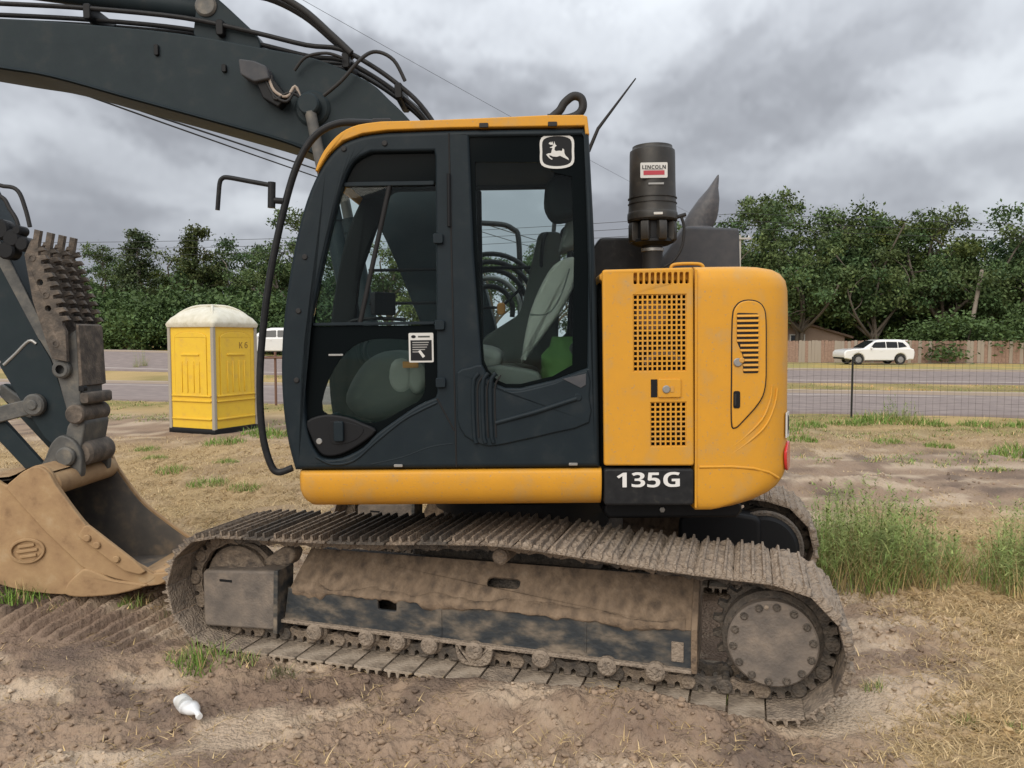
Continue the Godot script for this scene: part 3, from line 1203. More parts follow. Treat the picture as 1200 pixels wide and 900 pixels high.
# ================================================================ fences
func build_fences() -> void:
	# board fence along the far side
	var k := 0
	var u := -4.0
	while u < 62.0:
		var lab := "%s bay from the left of the weathered board fence beyond the right road" % ORD[k] if k < 20 else "bay of the board fence far right"
		var t := thing("board_fence", lab, "fence", Vector3.ZERO, 0, "board fence behind the car")
		var boards := 20
		for b in boards:
			var uu := u + b * 0.2
			var q := road_point(uu, 53.5)
			var g := Geo.new()
			var y := height(q.x, q.y)
			var hi := 1.42 + rng.randf_range(-.03, .03)
			g.xf = turned(Vector3(0, -12.1, rng.randf_range(-.6, .6)), Vector3(q.x, y, q.y))
			g.prism(arr([-.096, -.1, .096, -.1, .096, hi - .04, .06, hi, -.06, hi, -.096, hi - .04]), -.012 + rng.randf_range(0, .008), .012, .003)
			part("board", g, M.fence_wood if rng.randf() < .7 else M.fence_wood_grey, t)
		for e in [.35, 1.15]:
			var q0 := road_point(u - .1, 53.56); var q1 := road_point(u + 3.9, 53.56)
			var g := Geo.new()
			g.tube(PackedVector3Array([Vector3(q0.x, height(q0.x, q0.y) + e, q0.y), Vector3(q1.x, height(q1.x, q1.y) + e, q1.y)]), .045, 4)
			part("rail", g, M.fence_wood_grey, t)
		u += 4.0
		k += 1
	# wire fence on the site side of the road
	var posts := []
	for i in 7:
		posts.append(Vector2(.4405 * 17.2 + (i - 1) * 6.1, -17.2 + (i - 1) * 6.1 * .06))
	for i in posts.size():
		var q: Vector2 = posts[i]
		var g := Geo.new()
		g.prism(arr([-.024, -.004, -.004, -.004, -.004, -.03, .004, -.03, .004, -.004, .024, -.004, .024, .004, -.024, .004]), 0, 1.42, .001)
		g.xf = Transform3D()
		var o := part("fence_post", g, M.post_steel)
		o.rotation_degrees = Vector3(-90, 12, 0)
		o.position = Vector3(q.x, height(q.x, q.y) - .05, q.y)
		tag(o, "dark steel fence post standing in the grass in front of the white car" if i == 1 else "dark steel fence post of the wire fence, %s from the left" % ORD[i], "fence post", "wire fence posts")
	for i in posts.size() - 1:
		var a: Vector2 = posts[i]
		var b: Vector2 = posts[i + 1]
		var g := Geo.new()
		var cols := 40
		for c in cols:
			var q := a.lerp(b, (c + .5) / cols)
			var y := height(q.x, q.y)
			var w := .003
			g.tube(PackedVector3Array([Vector3(q.x, y + .02, q.y), Vector3(q.x + .004 * sin(c * 3.3), y + 1.26, q.y)]), w, 3)
		for r in 9:
			var line := PackedVector3Array()
			for s in 9:
				var q := a.lerp(b, s / 8.0)
				line.append(Vector3(q.x, height(q.x, q.y) + .05 + 1.2 * r / 8.0 + .01 * sin(s * 2.1 + r), q.y + .004))
			g.tube(line, .003 if r < 8 else .0045, 3)
		var o := part("wire_fence", g, M.wire)
		tag(o, "%s stretch from the left of the rusty welded wire fence beside the right road" % ORD[i], "fence", "wire fence panels")
	# pipe rail fence at the left
	var t := thing("pipe_fence", "rusty pipe rail fence seen between the yellow toilet and the cab", "fence", Vector3(-.306 * 20.5, height(-6.3, -20.5), -20.5), -4.0)
	for x in [-1.6, 0.0, 1.6, 3.2]:
		part("post", Geo.new().tube(PackedVector3Array([Vector3(x, -.1, 0), Vector3(x, 1.42, 0)]), .035, 8), M.rusty_pipe, t)
	part("rail", Geo.new().tube(PackedVector3Array([Vector3(-2.0, 1.27, .05), Vector3(3.6, 1.27, .05)]), .03, 8), M.rusty_pipe, t)


# ================================================================ overhead lines
func wire_line(label: String, a: Vector3, b: Vector3, sag: float, r: float) -> void:
	var p := PackedVector3Array()
	for i in 17:
		var t := i / 16.0
		p.append(a.lerp(b, t) - Vector3(0, sag * 4.0 * t * (1.0 - t), 0))
	tag(part("overhead_cable", Geo.new().tube(p, r, 5), M.cable), label, "cable", "overhead cables")


func build_lines() -> void:
	wire_line("thick dark cable sloping down to the right under the boom, upper strand", Vector3(-7.15, 5.75, -12), Vector3(5.5, 6.9, -50), .1, .02)
	wire_line("thick dark cable sloping down to the right under the boom, lower strand", Vector3(-7.15, 5.72, -12), Vector3(5.5, 6.55, -50), .25, .016)
	wire_line("thin grey cable high in the sky above the cab", Vector3(-5.8, 9.2, -15), Vector3(12.9, 7.42, -44.2), .15, .005)
	for i in 3:
		var y := 8.9 - i * .42
		wire_line("thin pale cable crossing in front of the right trees, %s from the top" % ORD[i], Vector3(12.9, y - .1, -44), Vector3(60, y + .4, -50), .5, .016)
		wire_line("thin pale cable crossing in front of the left trees, %s from the top" % ORD[i], Vector3(12.9, y - .1, -44), Vector3(-45, y - .6, -52), .7, .014)
	var t := thing("utility_pole", "pale utility pole standing behind the rear of the excavator", "pole", Vector3(12.9, height(12.9, -44.2), -44.2))
	part("shaft", Geo.new().lathe(PackedVector2Array([Vector2(0, -.4), Vector2(.11, -.4), Vector2(.075, 7.4), Vector2(0, 7.4)]), 10), M.concrete, t)
	part("crossarm", Geo.new().box(0, 7.2, .12, 1.2, .1, .1, .01), M.concrete, t)
	for x in [-.5, 0.0, .5]:
		part("insulator", Geo.new().lathe(PackedVector2Array([Vector2(0, 7.25), Vector2(.04, 7.25), Vector2(.05, 7.3), Vector2(.02, 7.38), Vector2(0, 7.4)]), 8), M.lamp_clear, t).position.x = x
	var l := thing("leaning_pole", "pale wooden pole leaning to the right among the right trees", "pole", Vector3(31.0, height(31, -53), -53))
	l.rotation_degrees.z = -9
	part("shaft", Geo.new().lathe(PackedVector2Array([Vector2(0, -.4), Vector2(.17, -.4), Vector2(.12, 6.3), Vector2(0, 6.3)]), 10), M.bark_pale, l)


# ================================================================ portable toilet
func build_toilet() -> void:
	var x := -.386 * 15.2
	var z := -15.2
	var t := thing("portable_toilet", "yellow portable toilet with a domed white roof on the dry grass", "toilet", Vector3(x, height(x, z) - .02, z), 66.0)
	var s := .56
	part("skid", Geo.new().box(0, .06, 0, 1.18, .12, 1.18, .02), M.black, t)
	for k in 4:
		var side := group_node("wall", t)
		side.rotation_degrees.y = 90.0 * k
		var m := Geo.new()
		m.prism(rect(-s + .03, .1, s - .03, 2.06), s - .04, s, .006)
		part("panel", m, M.plastic_yellow, side)
		# pressed-in relief: an arched field, ribs across, a lower band
		var arch := arr([-.4, .72, .4, .72, .4, 1.85])
		for q in 9:
			var a := PI * q / 8
			arch.append(Vector2(.4 * cos(a), 1.85 + .11 * sin(a)))
		arch.append(Vector2(-.4, 1.85))
		var field := Geo.new()
		field.prism(arch, s, s + .018, .014)
		part("arched_field", field, M.plastic_yellow, side)
		for y in [.30, .64, .74]:
			part("rib", Geo.new().box(0, y, s + .012, 1.0, .035, .04, .014), M.plastic_yellow, side)
		for xx in [-.22, -.08, .08, .22]:
			part("flute", Geo.new().box(xx, 1.1, s + .02, .03, .6, .03, .012), M.plastic_yellow, side)
		part("vent_ledge", Geo.new().box(0, 1.52, s + .024, .46, .04, .03, .012), M.plastic_yellow, side)
		var post := Geo.new()
		post.prism(rounded(rect(s - .05, -.05 + s, s + .025, s + .025), .02, 3), 0, 2.0, .004)
		var po := part("corner_post", post, M.plastic_grey, t)
		po.rotation_degrees = Vector3(-90, 90.0 * k, 0)
		po.position.y = .08
	var text := TextMesh.new()
	text.text = "K 6"
	text.font_size = 40
	text.pixel_size = .0042
	text.depth = .004
	var lt := shape("marking", text, M.marker, t)
	lt.position = Vector3(.2, 1.70, s + .0195)
	# roof: square at the eaves, dished up to a ridge cross
	var rows := []
	for e in [[2.04, .60, .06], [2.10, .625, .10], [2.14, .61, .12], [2.22, .58, .2], [2.34, .47, .26], [2.42, .33, .3], [2.46, .16, .15], [2.465, .03, .02]]:
		var row := PackedVector3Array()
		var sq := rounded(rect(-e[1], -e[1], e[1], e[1]), e[2], 5)
		for q in sq:
			var d := maxf(absf(q.x), absf(q.y))
			var corner := minf(absf(q.x), absf(q.y)) / d
			row.append(Vector3(q.x, e[0] - (.05 * (1.0 - corner) if e[1] < .56 else -.02 * (1.0 - corner)), q.y))
		rows.append(row)
	var roof := part("roof", Geo.new().grid(rows, true, true), M.plastic_white, t)
	for k in 4:
		var rb := Geo.new()
		rb.xf = Transform3D(Basis(Vector3.UP, PI / 4 + PI / 2 * k), Vector3.ZERO)
		rb.tube(smooth3([Vector3(0, 2.465, 0), Vector3(.3, 2.44, 0), Vector3(.55, 2.33, 0), Vector3(.75, 2.16, 0)], 4), .028, 8)
		part("roof_rib", rb, M.plastic_white, roof)
	part("vent_pipe", Geo.new().lathe(PackedVector2Array([Vector2(0, 2.1), Vector2(.05, 2.1), Vector2(.05, 2.4), Vector2(0, 2.4)]), 12), M.plastic_white, t).position = Vector3(.4, 0, -.35)


# ================================================================ excavator
var machine: Node3D

func piece(called: String, g: Geo, m: Material, parent: Node = null) -> MeshInstance3D:
	return part(called, g, m, parent if parent else machine)


func words(text: String, size: float, m: Material, parent: Node, pos: Vector3, bold := true, wide := 1.0) -> MeshInstance3D:
	var f := SystemFont.new()
	f.font_names = PackedStringArray(["Droid Sans"])
	f.font_weight = 700 if bold else 400
	var t := TextMesh.new()
	t.font = f
	t.text = text
	t.font_size = 64
	t.pixel_size = size / 46.0
	t.depth = .003
	t.curve_step = 1.0
	var o := shape("lettering", t, m, parent)
	o.position = pos
	o.scale.x = wide
	return o


func bolt(g: Geo, x: float, y: float, z: float, r := .013, h := .012) -> void:
	g.prism(disc(x, y, r, 6), z, z + h, .002, [], 20.0, 1)


func build_excavator() -> void:
	machine = thing("excavator", "yellow and dark grey tracked excavator with its muddy bucket resting on the ground", "excavator", MACHINE)
	machine.rotation_degrees = Vector3(0, -UPPER_YAW, 0.7)
	build_cab()
	build_body()
	build_boom()
	build_bucket()
	build_undercarriage()


func build_cab() -> void:
	var Z1 := 1.2
	var Z0 := .2
	var outline := smooth2(arr([-1.175, 1.138, -1.207, 1.275, -1.228, 1.45, -1.232, 1.668, -1.215, 1.884, -1.182, 2.098, -1.137, 2.311, -1.08, 2.501, -1.016, 2.639, -.958, 2.722, -.884, 2.784, -.784, 2.818, -.66, 2.832]), 3, false)
	outline.append_array(arr([-.35, 2.838, .32, 2.836, .342, 2.80, .360, 2.415, .377, 1.99, .387, 1.138]))
	var glass1 := smooth2(arr([-.744, 2.735, -.83, 2.690, -.890, 2.582, -.948, 2.393, -1.004, 2.181, -1.054, 1.968, -1.092, 1.796, -1.111, 1.623, -1.115, 1.449, -1.100, 1.318, -1.063, 1.230, -1.02, 1.196, -.932, 1.198, -.822, 1.25, -.746, 1.323, -.622, 1.409, -.534, 1.465, -.445, 1.503]), 3, false)
	glass1.append_array(arr([-.436, 1.53, -.424, 2.71, -.43, 2.735]))
	var glass2 := arr([-.253, 2.80, -.246, 2.5, -.238, 2.213, -.206, 1.66, -.18, 1.615, -.142, 1.572, -.091, 1.549, -.013, 1.547, .16, 1.587, .325, 1.645, .334, 2.205, .320, 2.80])
	var side := Geo.new()
	side.prism(outline, Z1 - .075, Z1, .028, [glass1, glass2], 40.0, 3, .014)
	var cab := piece("cab", side, M.cab_grey)
	# far side of the cab: the same frame with one long window
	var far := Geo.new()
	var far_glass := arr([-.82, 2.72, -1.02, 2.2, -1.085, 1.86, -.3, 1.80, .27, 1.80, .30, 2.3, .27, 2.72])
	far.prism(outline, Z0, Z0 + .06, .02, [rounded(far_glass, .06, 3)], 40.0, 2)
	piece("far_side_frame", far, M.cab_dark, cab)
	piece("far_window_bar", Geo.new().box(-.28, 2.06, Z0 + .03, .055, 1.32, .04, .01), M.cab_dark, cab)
	# floor, rear wall, front sill, headliner
	piece("floor", Geo.new().box(-.39, 1.17, .7, 1.5, .05, .86, .01), M.cab_dark, cab)
	piece("rear_wall", Geo.new().box(.33, 1.45, .7, .06, .55, .9, .01), M.cab_dark, cab)
	for z in [Z0 + .1, Z1 - .11]:
		piece("rear_pillar", Geo.new().box(.318, 2.25, z, .06, 1.1, .09, .02), M.cab_dark, cab)
	piece("rear_header", Geo.new().box(.30, 2.74, .7, .07, .13, .8, .02), M.cab_dark, cab)
	piece("headliner", Geo.new().box(-.36, 2.775, .7, 1.1, .07, .86, .02), M.cab_dark, cab)
	piece("front_sill", Geo.new().box(-1.17, 1.24, .7, .05, .22, .86, .015), M.cab_grey, cab)
	piece("front_header", Geo.new().box(-.92, 2.70, .7, .16, .06, .86, .02), M.cab_dark, cab)
	var screen := Geo.new()
	var rows := []
	for p in [[-1.185, 1.35], [-1.205, 1.6], [-1.195, 1.88], [-1.165, 2.1], [-1.12, 2.31], [-1.06, 2.5], [-1.0, 2.63]]:
		rows.append(PackedVector3Array([Vector3(p[0], p[1], Z0 + .06), Vector3(p[0], p[1], Z1 - .08)]))
	screen.grid(rows)
	piece("windscreen", screen, M.glass, cab)
	piece("rear_window", Geo.new().box(.345, 2.22, .7, .006, .96, .8), M.glass, cab)
	# roof: a yellow cap that follows the bend of the frame
	var roof := smooth2(arr([-1.026, 2.645, -1.004, 2.70, -.960, 2.768, -.891, 2.832, -.805, 2.868, -.689, 2.882]), 3, false)
	roof.append_array(arr([-.45, 2.884, -.209, 2.889, .129, 2.898, .311, 2.896, .332, 2.888, .342, 2.80, .322, 2.802, .318, 2.843, -.35, 2.845, -.66, 2.839, -.784, 2.825, -.884, 2.791, -.958, 2.729, -1.012, 2.645]))
	var rg := Geo.new()
	rg.prism(roof, Z0 - .01, Z1 - .012, .004, [], 40.0, 1)
	rg.prism(roof, Z1 - .012, Z1 + .006, .006, [], 40.0, 2)
	var top := piece("roof", rg, M.yellow)
	for q in [-.18, .16]:
		piece("roof_clip", Geo.new().box(q, 2.853, Z1 + .006, .045, .022, .012, .003), M.rubber, top)
	piece("roof_hatch", Geo.new().box(-.56, 2.895, .7, .34, .03, .6, .012), M.yellow_dirty, top)
	piece("roof_step", Geo.new().box(.06, 2.912, .95, .10, .03, .2, .01), M.yellow, top)
	# dark seals and glazing on the near side
	var door := group_node("door", machine)
	var panes := Geo.new()
	panes.prism(glass1, Z1 - .05, Z1 - .044)
	piece("window", panes, M.tinted_glass, door)
	# the dark print round the lower half of the glass and above it
	var low: PackedVector2Array = Geometry2D.intersect_polygons(glass1, rect(-2, 1.0, 0, 1.872))[0]
	var dome := smooth2(arr([-1.03, 1.44, -.995, 1.60, -.90, 1.74, -.78, 1.80, -.62, 1.80, -.52, 1.77, -.50, 1.60, -.52, 1.50, -.62, 1.44, -.76, 1.375, -.90, 1.40]), 3)
	var lower := Geo.new()
	lower.prism(low, Z1 - .043, Z1 - .036, .002, [dome], 30.0, 1)
	piece("dark_glass_border", lower, M.black_gloss, door)
	var lower_pane := Geo.new()
	lower_pane.prism(dome, Z1 - .042, Z1 - .038)
	piece("lower_window", lower_pane, M.glass, door)
	piece("window_bar", Geo.new().box(-.665, 2.583, Z1 - .036, .46, .022, .02, .005), M.cab_grey, door)
	piece("window_bar", Geo.new().box(-.757, 1.882, Z1 - .034, .62, .016, .02, .004), M.cab_grey, door)
	var div := Geo.new()
	div.tube(PackedVector3Array([Vector3(-.828, 1.885, Z1 - .04), Vector3(-.662, 2.575, Z1 - .04)]), .013, 6)
	piece("window_divider", div, M.seal, door)
	var hood := Geo.new()
	hood.prism(Geometry2D.intersect_polygons(glass1, rect(-2, 2.585, 0, 3))[0], Z1 - .043, Z1 - .038, .001)
	piece("sun_band", hood, M.black_gloss, door)
	# teardrop handle panel
	var tear := smooth2(arr([-1.108, 1.39, -1.014, 1.422, -.905, 1.410, -.819, 1.375, -.752, 1.335, -.84, 1.262, -.94, 1.213, -1.02, 1.208, -1.06, 1.245, -1.095, 1.32]), 3)
	var tg := Geo.new()
	tg.prism(tear, Z1 - .03, Z1 - .008, .012, [], 40.0, 2)
	piece("handle_panel", tg, M.black, door)
	var cup := Geo.new()
	cup.prism(smooth2(arr([-.985, 1.385, -.87, 1.375, -.815, 1.345, -.85, 1.295, -.93, 1.268, -.985, 1.28]), 3), Z1 - .012, Z1 - .005, .003)
	piece("handle_cup", cup, M.black, door)
	var grip := Geo.new()
	grip.prism(rounded(rect(-.965, 1.285, -.915, 1.388), .01, 2), Z1 - .006, Z1 + .018, .006)
	piece("handle", grip, M.cab_grey, door)
	piece("lock", Geo.new().drum(-1.045, 1.285, Z1 - .012, Z1 - .002, .016, .003, 14), M.zinc, door)
	piece("grab_mark", Geo.new().box(-.955, 1.725, Z1 - .034, .075, .010, .006, .002), M.zinc, door)
	# raised sweep below the glass and the panel seams
	var sweep := PackedVector3Array()
	for q in smooth2(arr([-1.06, 1.205, -.98, 1.168, -.87, 1.185, -.76, 1.275, -.62, 1.385, -.52, 1.44, -.437, 1.478]), 4, false):
		sweep.append(Vector3(q.x, q.y, Z1 - .002))
	piece("pressed_edge", Geo.new().tube(sweep, .008, 6), M.cab_grey, door)
	sweep = PackedVector3Array()
	for q in smooth2(arr([-.78, 1.165, -.62, 1.20, -.48, 1.25, -.36, 1.268]), 4, false):
		sweep.append(Vector3(q.x, q.y, Z1 - .008))
	piece("pressed_edge", Geo.new().tube(sweep, .010, 6), M.cab_grey, door)
	for s in [[-.354, 2.82, -.344, 1.15], [-.437, 1.50, -.352, 1.335]]:
		var g := Geo.new()
		g.tube(PackedVector3Array([Vector3(s[0], s[1], Z1 - .001), Vector3(s[2], s[3], Z1 - .001)]), .0045, 5)
		piece("seam", g, M.seal, door)
	for y in [2.42, 1.99, 1.7]:
		piece("hinge", Geo.new().box(-.415, y - .12, Z1 + .008, .05, .05, .03, .006), M.cab_grey, door)
	piece("hinge_rod", Geo.new().tube(PackedVector3Array([Vector3(-.360, 2.36, Z1 + .006), Vector3(-.358, 2.62, Z1 + .006)]), .010, 6), M.black, door)
	for q in [[-.92, 2.752], [-.715, 2.775], [-1.17, 1.95], [-1.19, 1.6], [-1.13, 2.22]]:
		piece("cap_screw", Geo.new().drum(q[0] + .04, q[1], Z1 - .002, Z1 + .008, .014, .003, 12), M.rubber, door)
	# warning decal inside the glass: pale frame, head line, black field, arrow
	var dec := group_node("warning_decal", door)
	dec.position = Vector3(-.517, 1.757, Z1 - .035)
	piece("plate", Geo.new().prism(rounded(rect(-.063, -.075, .063, .075), .006, 2), 0, .003), M.label_white, dec)
	piece("field", Geo.new().prism(rect(-.054, -.066, .054, .038), .003, .0045), M.black, dec)
	piece("emblem", Geo.new().prism(disc(-.038, .056, .012, 12, .008), .003, .0045), M.black, dec)
	for k in 5:
		piece("text_line", Geo.new().prism(rect(-.044, .024 - k * .012, [.04, .036, .03, .02, -.005][k], .029 - k * .012), .0045, .0055), M.zinc, dec)
	piece("lettering", Geo.new().prism(rect(-.015, .052, .045, .060), .003, .0045), M.trim_grey, dec)
	piece("arrow", Geo.new().prism(arr([-.016, -.018, -.004, -.012, .020, -.044, .008, -.052]), .0045, .006), M.label_white, dec)
	# rear side window with its black surround
	var rear := group_node("side_window", machine)
	var rp := Geo.new()
	rp.prism(glass2, Z1 - .03, Z1 - .024)
	piece("pane", rp, M.tinted_glass, rear)
	var band := Geo.new()
	var open := arr([-.226, 2.68, .10, 2.672, .17, 2.62, .255, 2.60, .262, 2.2, .25, 1.66, .15, 1.605, -.013, 1.567, -.085, 1.568, -.13, 1.588, -.176, 1.64, -.196, 1.69, -.222, 2.213])
	band.prism(glass2, Z1 - .023, Z1 - .017, .001, [open], 30.0, 1)
	piece("black_border", band, M.black_gloss, rear)
	# emblem: white ring and leaping deer on a black shield
	var em := group_node("emblem", rear)
	var shield := smooth2(arr([-.066, .058, 0, .074, .066, .058, .073, 0, .066, -.058, 0, -.074, -.066, -.058, -.073, 0]), 4)
	var ring := PackedVector2Array()
	for q in shield:
		ring.append(q * 1.16)
	em.position = Vector3(.182, 2.725, Z1 - .016)
	piece("shield", Geo.new().prism(ring, 0, .002), M.black, em)
	piece("ring", Geo.new().prism(ring, .002, .004, 0, [shield]), M.label_white, em)
	var deer := []
	for q in [[325, 367], [385, 348], [400, 325], [425, 300], [440, 215], [465, 300], [500, 332], [452, 362], [442, 430], [480, 462], [560, 452], [628, 462], [645, 398], [682, 425], [690, 520], [722, 580], [785, 640], [802, 692], [770, 672], [680, 628], [580, 578], [500, 602], [400, 592], [335, 562], [304, 566], [332, 610], [396, 655], [368, 672], [300, 622], [250, 562], [238, 538], [290, 514], [358, 508], [374, 440], [392, 384], [330, 376]]:
		deer.append((q[0] - 505) * .0001995)
		deer.append((465 - q[1]) * .0001995)
	piece("deer", Geo.new().prism(arr(deer), .002, .004), M.label_white, em)
	var horn := []
	for q in [[300, 275], [322, 238], [336, 262], [352, 226], [366, 258], [392, 222], [404, 262], [424, 300], [392, 306], [340, 304]]:
		horn.append((q[0] - 505) * .0001995)
		horn.append((465 - q[1]) * .0001995)
	piece("antlers", Geo.new().prism(arr(horn), .002, .004), M.label_white, em)
	# lower rear panel of the cab with its ribs
	var pan := group_node("rear_side_panel", machine)
	var pg := Geo.new()
	pg.prism(smooth2(arr([-.333, 1.63, -.27, 1.655, -.205, 1.668, -.18, 1.605, -.142, 1.560, -.085, 1.536, -.013, 1.535, .16, 1.575, .326, 1.635, .334, 1.50, .333, 1.368, .16, 1.318, -.02, 1.278, -.146, 1.254, -.211, 1.260, -.298, 1.305, -.335, 1.39, -.334, 1.5]), 2), Z1 - .02, Z1 + .010, .010, [], 40.0, 2)
	piece("panel", pg, M.cab_grey, pan)
	for q in [[-.253, .0], [-.205, .0], [-.165, .0]]:
		var rib := PackedVector3Array()
		for e in [[.03, 1.625], [.008, 1.60], [0.0, 1.55], [0.0, 1.42], [.004, 1.30], [.012, 1.272]]:
			rib.append(Vector3(q[0] + e[0] * 1.0, e[1], Z1 + .012))
		piece("rib", Geo.new().tube(rib, .011, 7), M.cab_grey, pan)
		var groove := PackedVector3Array()
		for e in [[.054, 1.615], [.030, 1.58], [.022, 1.54], [.022, 1.42], [.026, 1.30]]:
			groove.append(Vector3(q[0] + e[0], e[1], Z1 + .010))
		piece("groove", Geo.new().tube(groove, .005, 5), M.seal, pan)
	piece("ridge", Geo.new().tube(PackedVector3Array([Vector3(-.14, 1.372, Z1 + .006), Vector3(.06, 1.425, Z1 + .010), Vector3(.27, 1.492, Z1 + .008)]), .013, 7), M.cab_grey, pan)
	piece("ridge_end", Geo.new().drum(.276, 1.498, Z1 + .006, Z1 + .016, .020, .004, 14), M.cab_grey, pan)
	var tri3 := Geo.new()
	tri3.prism(arr([.20, 1.592, .318, 1.618, .316, 1.56, .29, 1.545]), Z1 + .008, Z1 + .013, .002)
	piece("corner_plate", tri3, M.grey_hood, pan)
	for x in [-.64, .25]:
		piece("fastener", Geo.new().box(x, 1.158, Z1 + .002, .045, .014, .012, .003), M.zinc, pan)
	# interior
	var seat := group_node("seat", machine)
	var back := Geo.new()
	back.prism(smooth2(arr([.275, 2.235, .17, 2.19, .09, 2.06, .03, 1.90, -.01, 1.68, .02, 1.69, .12, 1.82, .215, 1.95, .285, 2.09, .30, 2.18]), 3), .50, .90, .025, [], 60.0, 3)
	piece("backrest", back, M.seat_grey, seat)
	var bol := PackedVector3Array()
	for q in smooth2(arr([.04, 1.925, .12, 1.925, .17, 1.96, .22, 2.06, .255, 2.17]), 3, false):
		bol.append(Vector3(q.x, q.y, .897))
	piece("seam", Geo.new().tube(bol, .006, 5), M.seat_dark, seat)
	var cush := Geo.new()
	cush.prism(smooth2(arr([-.50, 1.64, -.44, 1.74, -.24, 1.765, -.12, 1.72, -.15, 1.62, -.25, 1.58, -.42, 1.57]), 3), .46, .94, .06, [], 60.0, 3)
	piece("cushion", cush, M.seat_grey, seat)
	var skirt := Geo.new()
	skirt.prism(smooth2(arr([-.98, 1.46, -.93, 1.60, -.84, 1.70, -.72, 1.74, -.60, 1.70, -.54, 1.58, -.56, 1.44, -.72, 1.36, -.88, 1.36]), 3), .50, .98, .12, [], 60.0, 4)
	piece("added_dome", skirt, M.seat_mid, seat)  # dome added inside to give the pale shape in the lower window
	piece("tag", Geo.new().box(-.60, 1.665, .985, .085, .035, .01, .003), M.amber, seat)
	for q in [[-.66, 1.60, .075, .10], [-.575, 1.59, .055, .085]]:
		var roll := PackedVector2Array()
		roll = disc(q[0], q[1], q[2], 16, q[3])
		piece("pad_fold", Geo.new().prism(roll, .90, .985, .035, [], 60.0, 3), M.seat_grey, seat)
	piece("base", Geo.new().box(-.2, 1.34, .70, .42, .30, .36, .03), M.cab_dark, seat)
	piece("headrest", Geo.new().prism(rounded(arr([.20, 2.27, .30, 2.29, .33, 2.44, .25, 2.46]), .03, 3), .58, .82, .04), M.seat_dark, seat)
	piece("headrest_post", Geo.new().tube(PackedVector3Array([Vector3(.25, 2.15, .7), Vector3(.27, 2.3, .7)]), .015, 6), M.black, seat)
	var console := group_node("console", machine)
	for z in [.36, 1.0]:
		var cg := Geo.new()
		cg.prism(rounded(arr([-.52, 1.55, -.44, 1.64, -.10, 1.66, .1, 1.62, .1, 1.40, -.4, 1.38]), .05, 3), z - .07, z + .07, .025)
		piece("arm_console", cg, M.trim_grey if z < .5 else M.seat_dark, console)
		piece("joystick", Geo.new().tube(smooth3([Vector3(-.43, 1.70, z), Vector3(-.44, 1.82, z), Vector3(-.42, 1.93, z)], 4), [.014, .014, .014, .015, .018, .022, .024, .024, .018], 8), M.rubber, console)
	var mon := Geo.new()
	mon.prism(rounded(rect(-.09, -.07, .09, .07), .015, 2), -.02, .02, .006)
	var mo := piece("monitor", mon, M.black, console)
	mo.position = Vector3(-.86, 2.02, .34)
	mo.rotation_degrees.y = 55
	for z in [.62, .78]:
		piece("travel_lever", Geo.new().tube(smooth3([Vector3(-.86, 1.2, z), Vector3(-.84, 1.55, z), Vector3(-.92, 1.72, z), Vector3(-.90, 1.80, z)], 4), .014, 6), M.black, console)
		piece("pedal", Geo.new().box(-.95, 1.24, z, .16, .02, .1, .006), M.rubber, console)
	piece("grab_bar", Geo.new().tube(smooth3([Vector3(-1.12, 1.75, .34), Vector3(-1.08, 1.9, .36), Vector3(-.92, 1.93, .36), Vector3(-.72, 1.92, .36)], 4), .012, 6), M.black, console)
	piece("side_trim", Geo.new().prism(rounded(arr([-.05, 1.40, .20, 1.40, .24, 2.45, .10, 2.45, -.02, 1.95, -.26, 1.80, -.26, 1.5]), .04, 3), Z0 + .065, Z0 + .10, .012), M.trim_grey, console)
	piece("window_rail", Geo.new().tube(PackedVector3Array([Vector3(-.25, 2.235, Z0 + .07), Vector3(.30, 2.235, Z0 + .07)]), .012, 6), M.black, console)
	piece("window_rail", Geo.new().tube(PackedVector3Array([Vector3(-.25, 1.99, Z0 + .07), Vector3(-.14, 1.99, Z0 + .07), Vector3(0, 2.12, Z0 + .07)]), .010, 6), M.black, console)
	piece("inside_handle", Geo.new().tube(smooth3([Vector3(.15, 2.44, Z0 + .09), Vector3(.13, 2.40, Z0 + .12), Vector3(.115, 2.3, Z0 + .12), Vector3(.115, 2.22, Z0 + .08)], 4), .013, 6), M.black, console)
	for y in [2.24, 2.03]:
		piece("guard_bar", Geo.new().tube(PackedVector3Array([Vector3(-.98, y, Z0 - .03), Vector3(-.30, y, Z0 - .03)]), .011, 6), M.black, console)
	piece("speaker", Geo.new().prism(rounded(arr([.13, 2.64, .30, 2.68, .31, 2.44, .17, 2.42, .12, 2.5]), .05, 3), .72, .98, .05), M.cab_dark, console)
	piece("amber_light", Geo.new().box(-.135, 1.98, Z0 + .13, .05, .075, .04, .012), M.amber, console)
	piece("work_lamp", Geo.new().drum(.27, 2.40, .5, .56, .05, .012, 14), M.black, console)
	# green work jacket behind the seat: a thing of its own, lying in the cab
	var jr := []
	for y in 9:
		var yy := 1.42 + y * .048
		var row := PackedVector3Array()
		for k in 14:
			var a := TAU * k / 14
			var r := 1.0 + .16 * sin(a * 3.0 + y * .9) + .08 * sin(a * 5.0 - y)
			var wide := .115 * (1.0 if y < 7 else .7)
			row.append(Vector3(.20 + cos(a) * wide * r + y * .004, yy, .97 + sin(a) * .10 * r))
		jr.append(row)
	var bag := part("work_jacket", Geo.new().grid(jr, true, true), M.green_cloth)
	bag.transform = machine.transform
	tag(bag, "bright green cloth jacket bundled behind the seat in the excavator cab", "jacket")
	piece("strap_reel", Geo.new().drum(.285, 1.735, 1.04, 1.07, .045, .01, 18), M.rubber, rear)
	piece("seat_strap", Geo.new().tube(smooth3([Vector3(.285, 1.70, 1.06), Vector3(.30, 1.62, 1.06), Vector3(.29, 1.56, 1.05)], 4), .008, 5), M.zinc, rear)
